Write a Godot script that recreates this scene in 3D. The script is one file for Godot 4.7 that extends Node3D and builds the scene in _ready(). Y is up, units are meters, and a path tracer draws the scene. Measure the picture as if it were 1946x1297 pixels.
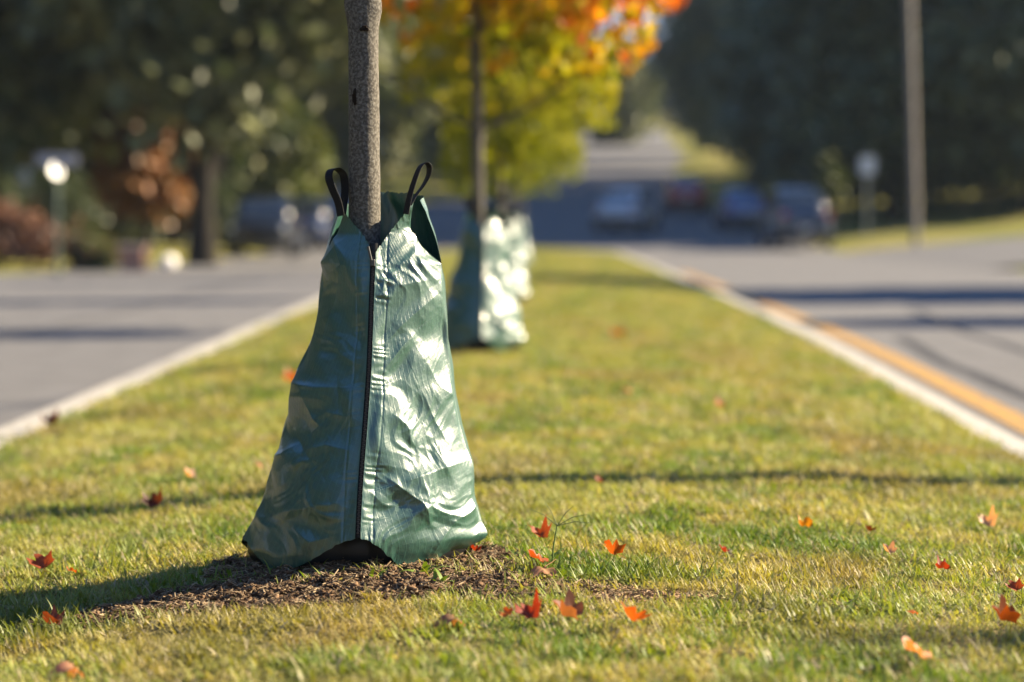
extends Node3D

# Units are metres, y is up, the camera looks towards -z. "d" below is the distance ahead of the camera, so z = -d.
const TREE_X := -0.32
const TREE_D := 5.25
const LEFT_KERB := -1.94
const KERB_TOP := -0.10
const ROAD_Y := -0.23
const MEDIAN_END := 61.0

var rng := RandomNumberGenerator.new()
var n_soft := FastNoiseLite.new()
var n_fine := FastNoiseLite.new()
var n_ridge := FastNoiseLite.new()
var M := {}
var taken := {}
var base_y := 0.0
var median_trees: Array[Vector2] = [Vector2(-0.32, 5.25), Vector2(-0.19, 13.5), Vector2(-0.11, 21.8), Vector2(-0.06, 30.0), Vector2(0.05, 38.6), Vector2(0.2, 47.2)]

# ---------------------------------------------------------------- helpers

func lin(r: float, g: float, b: float) -> Color:
	return Color(r, g, b).linear_to_srgb()

func numbered(called: String) -> String:
	if not taken.has(called):
		taken[called] = 0
		return called
	taken[called] += 1
	return "%s_%03d" % [called, taken[called]]

func tag(o: Node, label := "", category := "", group := "", kind := "") -> void:
	if label: o.set_meta("label", label)
	if category: o.set_meta("category", category)
	if group: o.set_meta("group", group)
	if kind: o.set_meta("kind", kind)

func thing(called: String, at: Vector3, label: String, category: String, group := "") -> Node3D:
	var o := Node3D.new()
	o.name = numbered(called)
	add_child(o)
	o.position = at
	tag(o, label, category, group)
	return o

func part(called: String, mesh: Mesh, material: Material, parent: Node) -> MeshInstance3D:
	var o := MeshInstance3D.new()
	o.name = called if parent != self else numbered(called)
	o.mesh = mesh
	o.material_override = material
	parent.add_child(o, true)
	return o

func tab(t: Array, y: float) -> float:
	# smooth interpolation in a table of [y, value], rising in y
	var n := t.size()
	if y <= t[0][0]: return t[0][1]
	if y >= t[n - 1][0]: return t[n - 1][1]
	for i in range(1, n):
		if y <= t[i][0]:
			var a: float = t[i - 1][0]
			var b: float = t[i][0]
			var k := (y - a) / (b - a)
			var p0: float = t[maxi(i - 2, 0)][1]
			var p3: float = t[mini(i + 1, n - 1)][1]
			var lo: float = t[i - 1][1]
			var hi: float = t[i][1]
			var v := cubic_interpolate(lo, hi, p0, p3, k)
			return lerpf(lerpf(lo, hi, k), v, 0.7)
	return 0.0

func grid_mesh(p: PackedVector3Array, nu: int, nv: int, uv: PackedVector2Array, flip := false, colors := PackedColorArray(), wrap := false) -> ArrayMesh:
	var nor := PackedVector3Array()
	nor.resize(p.size())
	for j in nv:
		for i in nu:
			var i0 := maxi(i - 1, 0)
			var i1 := mini(i + 1, nu - 1)
			if wrap and (i == 0 or i == nu - 1):
				i0 = nu - 2
				i1 = 1
			var du := p[j * nu + i1] - p[j * nu + i0]
			var dv := p[mini(j + 1, nv - 1) * nu + i] - p[maxi(j - 1, 0) * nu + i]
			var n := du.cross(dv)
			if n.length_squared() < 1e-16: n = Vector3.UP
			nor[j * nu + i] = (-n if flip else n).normalized()
	var idx := PackedInt32Array()
	for j in nv - 1:
		for i in nu - 1:
			var a := j * nu + i
			var b := a + 1
			var c := a + nu
			var e := c + 1
			if flip: idx.append_array([a, b, e, a, e, c])
			else: idx.append_array([a, e, b, a, c, e])
	var arr := []
	arr.resize(Mesh.ARRAY_MAX)
	arr[Mesh.ARRAY_VERTEX] = p
	arr[Mesh.ARRAY_NORMAL] = nor
	arr[Mesh.ARRAY_TEX_UV] = uv
	if colors.size(): arr[Mesh.ARRAY_COLOR] = colors
	arr[Mesh.ARRAY_INDEX] = idx
	var m := ArrayMesh.new()
	m.add_surface_from_arrays(Mesh.PRIMITIVE_TRIANGLES, arr)
	return m

func tube_into(st: SurfaceTool, path: Array, radii: Array, sides: int, cap := true) -> void:
	# a round tube along path, its rings joined, into a SurfaceTool whose normals are made later
	var rings := []
	var ref := Vector3(0.31, 0.05, 0.95)
	for k in path.size():
		var a: Vector3 = path[maxi(k - 1, 0)]
		var b: Vector3 = path[mini(k + 1, path.size() - 1)]
		var t := (b - a).normalized()
		var s := t.cross(ref)
		if s.length() < 0.1: s = t.cross(Vector3.RIGHT)
		s = s.normalized()
		var w := s.cross(t).normalized()
		var ring := []
		for i in sides:
			var g := TAU * i / sides
			ring.append(path[k] + (s * cos(g) + w * sin(g)) * float(radii[k]))
		rings.append(ring)
	st.set_smooth_group(0)
	for k in rings.size() - 1:
		for i in sides:
			var i2 := (i + 1) % sides
			var q := [rings[k][i], rings[k][i2], rings[k + 1][i2], rings[k + 1][i]]
			var u := [Vector2(float(i) / sides, k), Vector2(float(i + 1) / sides, k), Vector2(float(i + 1) / sides, k + 1), Vector2(float(i) / sides, k + 1)]
			for o in [0, 2, 1, 0, 3, 2]:
				st.set_uv(u[o])
				st.add_vertex(q[o])
	if cap:
		st.set_smooth_group(-1)
		for e in [0, rings.size() - 1]:
			for i in sides:
				var tri := [path[e], rings[e][i], rings[e][(i + 1) % sides]]
				if e == 0: tri = [path[e], rings[e][(i + 1) % sides], rings[e][i]]
				for v in tri:
					st.set_uv(Vector2.ZERO)
					st.add_vertex(v)

func tube(path: Array, radii: Array, sides := 10) -> ArrayMesh:
	var st := SurfaceTool.new()
	st.begin(Mesh.PRIMITIVE_TRIANGLES)
	tube_into(st, path, radii, sides)
	st.generate_normals()
	return st.commit()

func box_into(st: SurfaceTool, c: Vector3, s: Vector3, bevel := 0.0) -> void:
	# a box with chamfered vertical and horizontal edges: the shape of 8 corners cut into three faces each
	var h := s * 0.5
	var b := minf(bevel, minf(h.x, minf(h.y, h.z)) * 0.9)
	st.set_smooth_group(-1)
	if b <= 0.0: b = 0.0005
	var pts := PackedVector3Array()
	for sx in [-1, 1]:
		for sy in [-1, 1]:
			for sz in [-1, 1]:
				pts.append(c + Vector3(sx * (h.x - b), sy * (h.y - b), sz * h.z))
				pts.append(c + Vector3(sx * (h.x - b), sy * h.y, sz * (h.z - b)))
				pts.append(c + Vector3(sx * h.x, sy * (h.y - b), sz * (h.z - b)))
	hull_faces(st, pts, c)

func hull_faces(st: SurfaceTool, pts: PackedVector3Array, c: Vector3) -> void:
	# faces of the convex shape of a chamfered box, corner order as box_into lays them
	var at := func(x: int, y: int, z: int, w: int) -> Vector3: return pts[((x * 2 + y) * 2 + z) * 3 + w]
	var quads := []
	for z in 2: quads.append([at.call(0, 0, z, 0), at.call(1, 0, z, 0), at.call(1, 1, z, 0), at.call(0, 1, z, 0)])
	for y in 2: quads.append([at.call(0, y, 0, 1), at.call(1, y, 0, 1), at.call(1, y, 1, 1), at.call(0, y, 1, 1)])
	for x in 2: quads.append([at.call(x, 0, 0, 2), at.call(x, 1, 0, 2), at.call(x, 1, 1, 2), at.call(x, 0, 1, 2)])
	for y in 2:
		for z in 2: quads.append([at.call(0, y, z, 0), at.call(1, y, z, 0), at.call(1, y, z, 1), at.call(0, y, z, 1)])
	for x in 2:
		for z in 2: quads.append([at.call(x, 0, z, 0), at.call(x, 1, z, 0), at.call(x, 1, z, 2), at.call(x, 0, z, 2)])
	for x in 2:
		for y in 2: quads.append([at.call(x, y, 0, 1), at.call(x, y, 1, 1), at.call(x, y, 1, 2), at.call(x, y, 0, 2)])
	for x in 2:
		for y in 2:
			for z in 2: quads.append([at.call(x, y, z, 0), at.call(x, y, z, 1), at.call(x, y, z, 2)])
	for q in quads:
		var mid := Vector3.ZERO
		for v in q: mid += v
		mid /= q.size()
		var n: Vector3 = (q[1] - q[0]).cross(q[2] - q[0])
		if n.dot(mid - c) > 0.0: q.reverse()
		for k in range(1, q.size() - 1):
			for v in [q[0], q[k], q[k + 1]]:
				st.set_uv(Vector2(v.x + v.z, v.y))
				st.add_vertex(v)

func box(s: Vector3, bevel := 0.01, c := Vector3.ZERO) -> ArrayMesh:
	var st := SurfaceTool.new()
	st.begin(Mesh.PRIMITIVE_TRIANGLES)
	box_into(st, c, s, bevel)
	st.generate_normals()
	return st.commit()

func noise_image(size: int, freq: float, seed_: int, octaves := 4, kind := FastNoiseLite.TYPE_SIMPLEX_SMOOTH) -> Image:
	var n := FastNoiseLite.new()
	n.noise_type = kind
	n.seed = seed_
	n.frequency = freq
	n.fractal_octaves = octaves
	return n.get_seamless_image(size, size)

func ramp_texture(im: Image, stops: Array) -> ImageTexture:
	# the grey values of im looked up in a list of [position, linear colour]
	var g := Gradient.new()
	g.offsets = PackedFloat32Array(stops.map(func(s): return s[0]))
	g.colors = PackedColorArray(stops.map(func(s): return s[1]))
	var out := Image.create_empty(im.get_width(), im.get_height(), false, Image.FORMAT_RGB8)
	for y in im.get_height():
		for x in im.get_width():
			out.set_pixel(x, y, g.sample(im.get_pixel(x, y).r).linear_to_srgb())
	return ImageTexture.create_from_image(out)

func tex(im: Image) -> ImageTexture:
	return ImageTexture.create_from_image(im)

func mat(c: Color, rough := 0.8, spec := 0.5) -> StandardMaterial3D:
	var m := StandardMaterial3D.new()
	m.albedo_color = c
	m.roughness = rough
	m.metallic_specular = spec
	return m

func leaf_mat(rough := 0.55, through := Color(0.75, 0.8, 0.45)) -> StandardMaterial3D:
	var m := mat(Color.WHITE, rough, 0.4)
	m.vertex_color_use_as_albedo = true
	m.backlight_enabled = true
	m.backlight = through
	m.cull_mode = BaseMaterial3D.CULL_DISABLED
	return m

# ---------------------------------------------------------------- the lie of the land

func rise(d: float) -> float:
	var s := maxf(d - 66.0, 0.0)
	return 0.062 * s * s / (s + 26.0)

func right_kerb(d: float) -> float:
	return tab([[0, 1.5], [4, 1.6], [8.8, 1.79], [17.7, 2.11], [22.8, 2.22], [42, 2.44], [62, 2.6]], d)

func left_verge(d: float) -> float:
	return tab([[-30, -9.8], [0, -9.6], [30, -9.5], [43, -9.2], [50, -8.0], [60, -7.0], [80, -6.6], [105, -4.6], [135, 0.2], [170, 4.5], [400, 12.0]], d)

func right_verge(d: float) -> float:
	return tab([[-30, 9.4], [0, 9.5], [30, 9.6], [70, 9.4], [120, 9.0], [150, 10.2], [170, 12.5], [400, 22.0]], d)

func median_y(x: float, d: float) -> float:
	var c := (x - 0.1) / 1.95
	var y := -0.10 * minf(c * c, 1.05)
	for t in median_trees:
		var r2 := (x - t.x) * (x - t.x) + (d - t.y) * (d - t.y)
		if r2 < 1.5:
			y += 0.03 * exp(-r2 / 0.16)
	y -= 0.05 * exp(-((x + 1.15) * (x + 1.15) / 0.20 + (d - 4.65) * (d - 4.65) / 0.5))
	if d > 4.3 and d < 5.6 and x > -1.2 and x < 0.6: y += bare(x, d) * (0.014 * n_fine.get_noise_2d(x * 22.0, d * 22.0) - 0.006)
	var flat := clampf((1.95 - absf(x - 0.1)) / 0.6, 0.0, 1.0)
	y += flat * (0.011 * n_soft.get_noise_2d(x * 1.7, d * 1.7) + 0.004 * n_soft.get_noise_2d(x * 9.0 + 40.0, d * 9.0))
	return y

func bare(x: float, d: float) -> float:
	# how bare of grass the ground is, 0 to 1: the mulched ring, the scuffed soil before it and a sandy spot
	var w := 0.12 * n_soft.get_noise_2d(x * 5.0, d * 5.0) + 0.10 * n_fine.get_noise_2d(x * 16.0, d * 16.0)
	var b := 0.0
	var e1 := Vector2((x + 0.46) / 0.50, (d - 4.90 - 0.10 * (x + 0.4)) / 0.175).length()
	b = maxf(b, smoothstep(1.15, 0.75, e1 + w * 2.0))
	for t in median_trees:
		var e2 := Vector2(x - t.x, d - t.y).length() / 0.34
		b = maxf(b, smoothstep(1.1, 0.85, e2 + w))
	var e3 := Vector2((x - 0.27) / 0.15, (d - 4.80) / 0.055).length()
	b = maxf(b, smoothstep(1.2, 0.7, e3 + w * 1.5))
	var e4 := Vector2((x - 0.02) / 0.28, (d - 4.85) / 0.10).length()
	b = maxf(b, 0.5 * smoothstep(1.3, 0.5, e4 + w * 3.0))
	return b

# ---------------------------------------------------------------- materials

func make_materials() -> void:
	# the bag's coated woven sheet: a scrim of crossing threads under the film, fine drawn lines and crinkles
	var crackle := noise_image(512, 0.02, 5, 4)
	var drawn := noise_image(512, 0.03, 9, 3)
	var h := Image.create_empty(512, 512, false, Image.FORMAT_RGB8)
	var col := Image.create_empty(512, 512, false, Image.FORMAT_RGB8)
	var stain := noise_image(512, 0.012, 15, 4)
	for y in 512:
		for x in 512:
			var u := x / 512.0
			var v := y / 512.0
			var f1 := fposmod(9.0 * u + 2.0 * v, 1.0)
			var f2 := fposmod(-3.0 * u + 11.0 * v, 1.0)
			var t1 := smoothstep(0.075, 0.02, minf(f1, 1.0 - f1))
			var t2 := smoothstep(0.075, 0.02, minf(f2, 1.0 - f2))
			var streak := drawn.get_pixel(x * 5 % 512, y / 4).r
			var thread := maxf(t1, 0.45 * t2)
			var k := 0.15 + 0.48 * crackle.get_pixel(x, y).r + 0.10 * streak + 0.32 * thread
			h.set_pixel(x, y, Color(k, k, k))
			var s := stain.get_pixel(x, y).r
			var c := Color(0.0115, 0.064, 0.050).lerp(Color(0.021, 0.085, 0.058), s)
			c = c.lerp(Color(0.04, 0.135, 0.10), 0.45 * thread)
			col.set_pixel(x, y, c.linear_to_srgb())
	var bag := mat(Color.WHITE, 0.42, 0.72)
	bag.clearcoat_enabled = true
	bag.clearcoat = 0.5
	bag.clearcoat_roughness = 0.15
	bag.albedo_texture = tex(col)
	bag.heightmap_enabled = true
	bag.heightmap_texture = tex(h)
	bag.heightmap_scale = 0.045
	bag.cull_mode = BaseMaterial3D.CULL_DISABLED
	M.bag = bag
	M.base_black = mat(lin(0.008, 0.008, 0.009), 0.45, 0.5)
	M.webbing = mat(lin(0.009, 0.009, 0.011), 0.75, 0.35)
	var weave := Image.create_empty(64, 64, false, Image.FORMAT_RGB8)
	for y in 64:
		for x in 64:
			var k := 0.5 + 0.5 * sin(TAU * (x + y) / 8.0) * (1.0 if (x / 8 + y / 8) % 2 == 0 else 0.5)
			weave.set_pixel(x, y, Color(k, k, k))
	M.webbing.heightmap_enabled = true
	M.webbing.heightmap_texture = tex(weave)
	M.webbing.heightmap_scale = 0.03
	M.zip = mat(lin(0.010, 0.009, 0.009), 0.6, 0.4)
	M.zip_metal = mat(lin(0.03, 0.028, 0.026), 0.4, 0.6)

	# bark: speckled grey brown with lenticels
	var b1 := noise_image(512, 0.035, 21, 4)
	var b2 := noise_image(512, 0.055, 22, 3)
	var bark := Image.create_empty(512, 512, false, Image.FORMAT_RGB8)
	var barkh := Image.create_empty(512, 512, false, Image.FORMAT_RGB8)
	for y in 512:
		for x in 512:
			var a := b1.get_pixel(x, y).r
			var s := b2.get_pixel(x, y).r
			var c := Color(0.066, 0.058, 0.048).lerp(Color(0.130, 0.117, 0.098), smoothstep(0.35, 0.7, a))
			c = c.lerp(Color(0.23, 0.22, 0.20), 0.42 * smoothstep(0.58, 0.72, s))
			c = c.lerp(Color(0.05, 0.043, 0.036), 0.45 * smoothstep(0.36, 0.24, s))
			bark.set_pixel(x, y, c.linear_to_srgb())
			var k := 0.3 * a + 0.7 * s
			barkh.set_pixel(x, y, Color(k, k, k))
	var bk := mat(Color.WHITE, 0.85, 0.35)
	bk.albedo_texture = tex(bark)
	bk.heightmap_enabled = true
	bk.heightmap_texture = tex(barkh)
	bk.heightmap_scale = 0.09
	M.bark = bk
	M.scar = mat(lin(0.028, 0.020, 0.015), 0.95, 0.2)
	M.scar.heightmap_enabled = true
	M.scar.heightmap_texture = tex(b2)
	M.scar.heightmap_scale = 0.3
	M.scar.uv1_triplanar = true
	M.scar.uv1_scale = Vector3.ONE * 12.0
	var ob := mat(Color.WHITE, 0.95, 0.3)
	ob.albedo_texture = ramp_texture(noise_image(256, 0.03, 31, 4), [[0.2, Color(0.012, 0.010, 0.009)], [0.8, Color(0.040, 0.034, 0.028)]])
	ob.uv1_triplanar = true
	ob.uv1_scale = Vector3(1.2, 0.4, 1.2)
	M.old_bark = ob

	# ground under the grass: thatch and soil; the vertex colour tells which
	var g1 := noise_image(512, 0.06, 41, 4)
	var g := mat(Color.WHITE, 0.95, 0.25)
	g.vertex_color_use_as_albedo = true
	g.albedo_texture = ramp_texture(g1, [[0.25, Color(0.42, 0.40, 0.38)], [0.75, Color(1.0, 1.0, 1.0)]])
	g.uv1_triplanar = true
	g.uv1_scale = Vector3.ONE * 2.6
	g.heightmap_enabled = true
	g.heightmap_texture = tex(g1)
	g.heightmap_scale = 1.2
	M.ground = g

	var as1 := noise_image(512, 0.25, 51, 3)
	var as2 := noise_image(512, 0.012, 52, 4)
	var asp := Image.create_empty(512, 512, false, Image.FORMAT_RGB8)
	for y in 512:
		for x in 512:
			var k := 0.118 + 0.05 * (as1.get_pixel(x, y).r - 0.5) + 0.05 * (as2.get_pixel(x, y).r - 0.5)
			asp.set_pixel(x, y, Color(k * 1.02, k * 0.985, k * 0.985).linear_to_srgb())
	var ro := mat(Color.WHITE, 0.9, 0.4)
	ro.albedo_texture = tex(asp)
	ro.uv1_triplanar = true
	ro.uv1_world_triplanar = true
	ro.uv1_scale = Vector3.ONE * 0.35
	ro.heightmap_enabled = true
	ro.heightmap_texture = tex(as1)
	ro.heightmap_scale = 0.3
	M.asphalt = ro
	M.tar = mat(lin(0.030, 0.029, 0.030), 0.75, 0.4)
	var cc := mat(Color.WHITE, 0.9, 0.35)
	cc.albedo_texture = ramp_texture(noise_image(256, 0.05, 61, 5), [[0.2, Color(0.28, 0.26, 0.23)], [0.8, Color(0.45, 0.42, 0.37)]])
	cc.uv1_triplanar = true
	cc.uv1_scale = Vector3.ONE * 1.1
	M.concrete = cc
	var yp := mat(Color.WHITE, 0.8, 0.4)
	yp.albedo_texture = ramp_texture(noise_image(256, 0.05, 71, 4), [[0.34, Color(0.17, 0.13, 0.09)], [0.44, Color(0.37, 0.205, 0.045)], [0.8, Color(0.45, 0.25, 0.045)]])
	yp.uv1_triplanar = true
	yp.uv1_scale = Vector3.ONE * 0.9
	M.yellow = yp
	M.grass = leaf_mat(0.5, Color(0.9, 0.9, 0.55))
	M.leaf = leaf_mat(0.55, Color(0.95, 0.8, 0.5))
	M.mulch = mat(Color.WHITE, 0.95, 0.2)
	M.mulch.vertex_color_use_as_albedo = true
	M.foliage = leaf_mat(0.5, Color(0.45, 0.5, 0.25))
	M.wood_pole = mat(Color.WHITE, 0.95, 0.25)
	M.wood_pole.albedo_texture = ramp_texture(noise_image(256, 0.04, 81, 4), [[0.2, Color(0.20, 0.175, 0.145)], [0.8, Color(0.36, 0.32, 0.27)]])
	M.wood_pole.uv1_triplanar = true
	M.wood_pole.uv1_scale = Vector3(2.0, 0.2, 2.0)
	M.wire = mat(lin(0.05, 0.055, 0.07), 0.5)
	M.glass_dark = mat(lin(0.012, 0.015, 0.018), 0.06, 0.6)
	M.tyre = mat(lin(0.015, 0.015, 0.016), 0.85, 0.4)
	M.chrome = mat(lin(0.55, 0.56, 0.58), 0.2, 0.5)
	M.chrome.metallic = 0.9
	M.lamp_clear = mat(lin(0.6, 0.62, 0.64), 0.1, 0.7)
	M.lamp_red = mat(lin(0.32, 0.012, 0.01), 0.15, 0.6)
	M.plate = mat(lin(0.6, 0.6, 0.58), 0.5)
	M.trim_black = mat(lin(0.012, 0.012, 0.013), 0.5)

# ---------------------------------------------------------------- the watering bag

const BAG_XZ := [[0.0, -0.003], [0.10, -0.002], [0.19, 0.002], [0.31, 0.010], [0.43, 0.017], [0.57, 0.021], [0.68, 0.024], [0.80, 0.026]]
const BAG_ZF := [[0.0, 0.222], [0.07, 0.225], [0.2, 0.195], [0.4, 0.148], [0.6, 0.108], [0.70, 0.085], [0.80, 0.062]]
const BAG_ZB := [[0.0, 0.235], [0.2, 0.195], [0.4, 0.155], [0.6, 0.130], [0.80, 0.112]]
const BAG_XL := [[-0.02, -0.256], [0.012, -0.270], [0.036, -0.272], [0.10, -0.238], [0.17, -0.211], [0.225, -0.193], [0.27, -0.182], [0.315, -0.166], [0.366, -0.161], [0.417, -0.147], [0.474, -0.119], [0.52, -0.105], [0.575, -0.099], [0.645, -0.089], [0.70, -0.073], [0.765, -0.053]]
const BAG_XL_FRONT := [[-0.02, -0.256], [0.012, -0.270], [0.036, -0.272], [0.10, -0.238], [0.17, -0.211], [0.225, -0.193], [0.27, -0.182], [0.315, -0.166], [0.366, -0.161], [0.417, -0.147], [0.474, -0.119], [0.52, -0.105], [0.575, -0.099], [0.645, -0.089], [0.68, -0.074], [0.71, -0.058], [0.765, -0.042]]
const BAG_XR := [[-0.02, 0.205], [0.012, 0.220], [0.036, 0.252], [0.055, 0.266], [0.08, 0.254], [0.135, 0.238], [0.18, 0.237], [0.205, 0.235], [0.24, 0.222], [0.293, 0.207], [0.35, 0.196], [0.44, 0.184], [0.51, 0.179], [0.575, 0.173], [0.645, 0.167], [0.70, 0.154], [0.76, 0.132], [0.785, 0.120]]
const BAG_XR_FRONT := [[-0.02, 0.205], [0.012, 0.220], [0.036, 0.252], [0.055, 0.266], [0.08, 0.254], [0.135, 0.238], [0.18, 0.237], [0.205, 0.235], [0.24, 0.222], [0.293, 0.207], [0.35, 0.196], [0.44, 0.184], [0.51, 0.179], [0.575, 0.173], [0.645, 0.166], [0.668, 0.140], [0.692, 0.115], [0.72, 0.101], [0.754, 0.103], [0.79, 0.110]]
# creases of the sheet: points (x, y), height, reach on the upper side, reach on the lower side
const CREASE_LEFT := [
	[[-0.175, 0.386], [-0.10, 0.380], [-0.045, 0.384], 0.0135, 0.018, 0.060],
	[[-0.205, 0.222], [-0.165, 0.232], [-0.128, 0.264], 0.0120, 0.020, 0.055],
	[[-0.118, 0.356], [-0.100, 0.315], [-0.084, 0.298], 0.0080, 0.014, 0.020],
	[[-0.270, 0.075], [-0.145, 0.120], [-0.050, 0.142], 0.0110, 0.045, 0.050],
	[[-0.100, 0.636], [-0.075, 0.652], [-0.048, 0.690], 0.0080, 0.014, 0.030],
	[[-0.036, 0.655], [-0.062, 0.560], [-0.102, 0.430], 0.0070, 0.014, 0.050],
	[[-0.128, 0.244], [-0.070, 0.262], [-0.010, 0.252], 0.0055, 0.012, 0.045],
	[[-0.120, 0.300], [-0.070, 0.330], [-0.022, 0.322], 0.0060, 0.020, 0.030],
	[[-0.060, 0.700], [-0.040, 0.640], [-0.050, 0.600], 0.0060, 0.018, 0.018],
	[[-0.150, 0.090], [-0.105, 0.060], [-0.060, 0.075], 0.0070, 0.020, 0.030]]
const CREASE_RIGHT := [
	[[0.046, 0.205], [0.118, 0.138], [0.142, 0.088], 0.0150, 0.030, 0.022],
	[[0.245, 0.222], [0.158, 0.205], [0.075, 0.182], 0.0100, 0.016, 0.045],
	[[0.120, 0.385], [0.150, 0.310], [0.185, 0.245], 0.0085, 0.030, 0.018],
	[[0.070, 0.500], [0.115, 0.545], [0.160, 0.585], 0.0065, 0.016, 0.030],
	[[0.050, 0.420], [0.085, 0.470], [0.115, 0.500], 0.0060, 0.012, 0.030],
	[[0.094, 0.720], [0.110, 0.660], [0.160, 0.600], 0.0075, 0.020, 0.025],
	[[0.250, 0.120], [0.190, 0.090], [0.150, 0.030], 0.0090, 0.020, 0.030],
	[[0.055, 0.640], [0.080, 0.600], [0.135, 0.610], 0.0055, 0.016, 0.024],
	[[0.060, 0.330], [0.095, 0.300], [0.105, 0.250], 0.0070, 0.016, 0.024],
	[[0.195, 0.350], [0.160, 0.380], [0.130, 0.440], 0.0060, 0.014, 0.026]]

func crease_sum(list: Array, x: float, y: float) -> float:
	var out := 0.0
	var p := Vector2(x, y)
	for c in list:
		var best := 1e9
		var side := 1.0
		var along := 0.0
		for k in 2:
			var a := Vector2(c[k][0], c[k][1])
			var b := Vector2(c[k + 1][0], c[k + 1][1])
			var q := Geometry2D.get_closest_point_to_segment(p, a, b)
			var e := p.distance_to(q)
			if e < best:
				best = e
				var dir := b - a
				along = (k + q.distance_to(a) / dir.length()) * 0.5
				if dir.x < 0.0: dir = -dir
				side = signf(dir.cross(p - a))
		var reach: float = c[4] if side > 0.0 else c[5]
		out += float(c[3]) * exp(-best / reach) * pow(maxf(sin(PI * clampf(along, 0.04, 0.96)), 0.0), 0.6)
	return out

func front_point(side: int, s: float, y: float) -> Vector3:
	var xz := tab(BAG_XZ, y) + 0.0055 * side
	var xs := tab(BAG_XR_FRONT if side > 0 else BAG_XL_FRONT, y)
	var zf := tab(BAG_ZF, y)
	var zs := 0.0 + 0.03 * smoothstep(0.66, 0.78, y)
	var k := 0.26 if side > 0 else 0.55
	var f := s * PI * 0.5
	return Vector3(xz + (xs - xz) * lerpf(s, sin(f), k), y, zs + (zf - zs) * lerpf(1.0 - s, cos(f), k))

func front_panel(side: int, nu: int, nv: int) -> ArrayMesh:
	var p := PackedVector3Array()
	var uv := PackedVector2Array()
	for j in nv:
		var v := float(j) / (nv - 1)
		for i in nu:
			var s := float(i) / (nu - 1)
			var top := 0.672 + 0.112 * pow(s, 0.95) if side > 0 else 0.668 + 0.092 * pow(s, 0.5)
			var low: float
			if side > 0:
				low = tab([[0.0, 0.074], [0.12, 0.056], [0.22, 0.028], [0.34, 0.006], [0.55, -0.004], [0.75, 0.0], [0.9, 0.022], [1.0, 0.045]], s)
			else:
				low = tab([[0.0, 0.074], [0.12, 0.058], [0.22, 0.034], [0.36, 0.008], [0.6, -0.004], [0.72, 0.004], [0.86, 0.036], [1.0, 0.046]], s)
			low += 0.003 * n_fine.get_noise_2d(s * 14.0, side * 7.0)
			top += 0.004 * n_fine.get_noise_2d(s * 22.0, side * 9.0 + 30.0)
			var y := lerpf(low, top, v)
			var q := front_point(side, s, y)
			var e := 0.002
			var du := front_point(side, minf(s + e, 1.0), y) - front_point(side, maxf(s - e, 0.0), y)
			var dv := front_point(side, s, y + e) - front_point(side, s, y - e)
			var n := du.cross(dv).normalized() * float(side)
			var hold := smoothstep(0.0, 0.12, s) * smoothstep(1.0, 0.93, s)
			var ox := q.x * side
			var w1 := n_soft.get_noise_2d(ox * 6.0 + 11.0 * side, y * 5.0)
			var disp := 0.008 * w1
			var wx := ox * 5.0 + 0.7 * n_soft.get_noise_2d(ox * 4.0 + 70.0, y * 4.0 + 5.0 * side)
			var wy := y * 4.2 + 0.7 * n_soft.get_noise_2d(ox * 4.0 - 30.0, y * 4.0)
			# facets with straight creases between them, coarse and fine, as in a crumpled sheet
			var f1 := clampf(1.0 + n_ridge.get_noise_2d(wx * 1.5, wy * 1.25 + 13.0 * side), 0.0, 1.0)
			disp += 0.0105 * (1.0 - f1) * (0.55 + 0.45 * w1)
			var rough := smoothstep(-0.2, 0.5, n_soft.get_noise_2d(ox * 4.0 + 7.0, y * 4.0 - 60.0 * side))
			var f2 := clampf(1.0 + n_ridge.get_noise_2d(wx * 5.2 + 9.0, wy * 4.0), 0.0, 1.0)
			disp += (0.0016 + 0.0026 * rough) * (1.0 - f2) * (1.0 if side > 0 else 0.55)
			disp += 0.00016 * n_fine.get_noise_2d(ox * 95.0, y * 60.0)
			disp += crease_sum(CREASE_RIGHT if side > 0 else CREASE_LEFT, q.x, y)
			disp = (disp - 0.006) * hold
			# puckers along the stitched hem by the zipper
			var arc := absf(q.x - tab(BAG_XZ, y)) - 0.0055
			var puck := sin(TAU * (y / 0.019 + 1.4 * n_soft.get_noise_1d(y * 14.0 + side * 5.0) + arc * 14.0))
			disp += 0.0010 * puck * clampf(0.5 + 1.2 * n_soft.get_noise_1d(y * 9.0 + 3.0 * side), 0.0, 1.0) * smoothstep(0.0, 0.006, arc) * smoothstep(0.042, 0.022, arc) * (1.0 if side > 0 else 0.5)
			# the stitch line itself pinches the sheet
			disp -= 0.0012 * exp(-pow((arc - 0.026) / 0.0022, 2.0))
			# a turned hem at the lower edge and at the flaps' rims
			disp += 0.002 * smoothstep(0.018, 0.0, y - low) * (0.5 + 0.5 * n_fine.get_noise_2d(s * 40.0, 3.0))
			q += n * disp
			p.append(q)
			uv.append(Vector2((s * 0.30 + 0.31 * side) / 0.125, y / 0.125))
	return grid_mesh(p, nu, nv, uv, side < 0)

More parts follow.
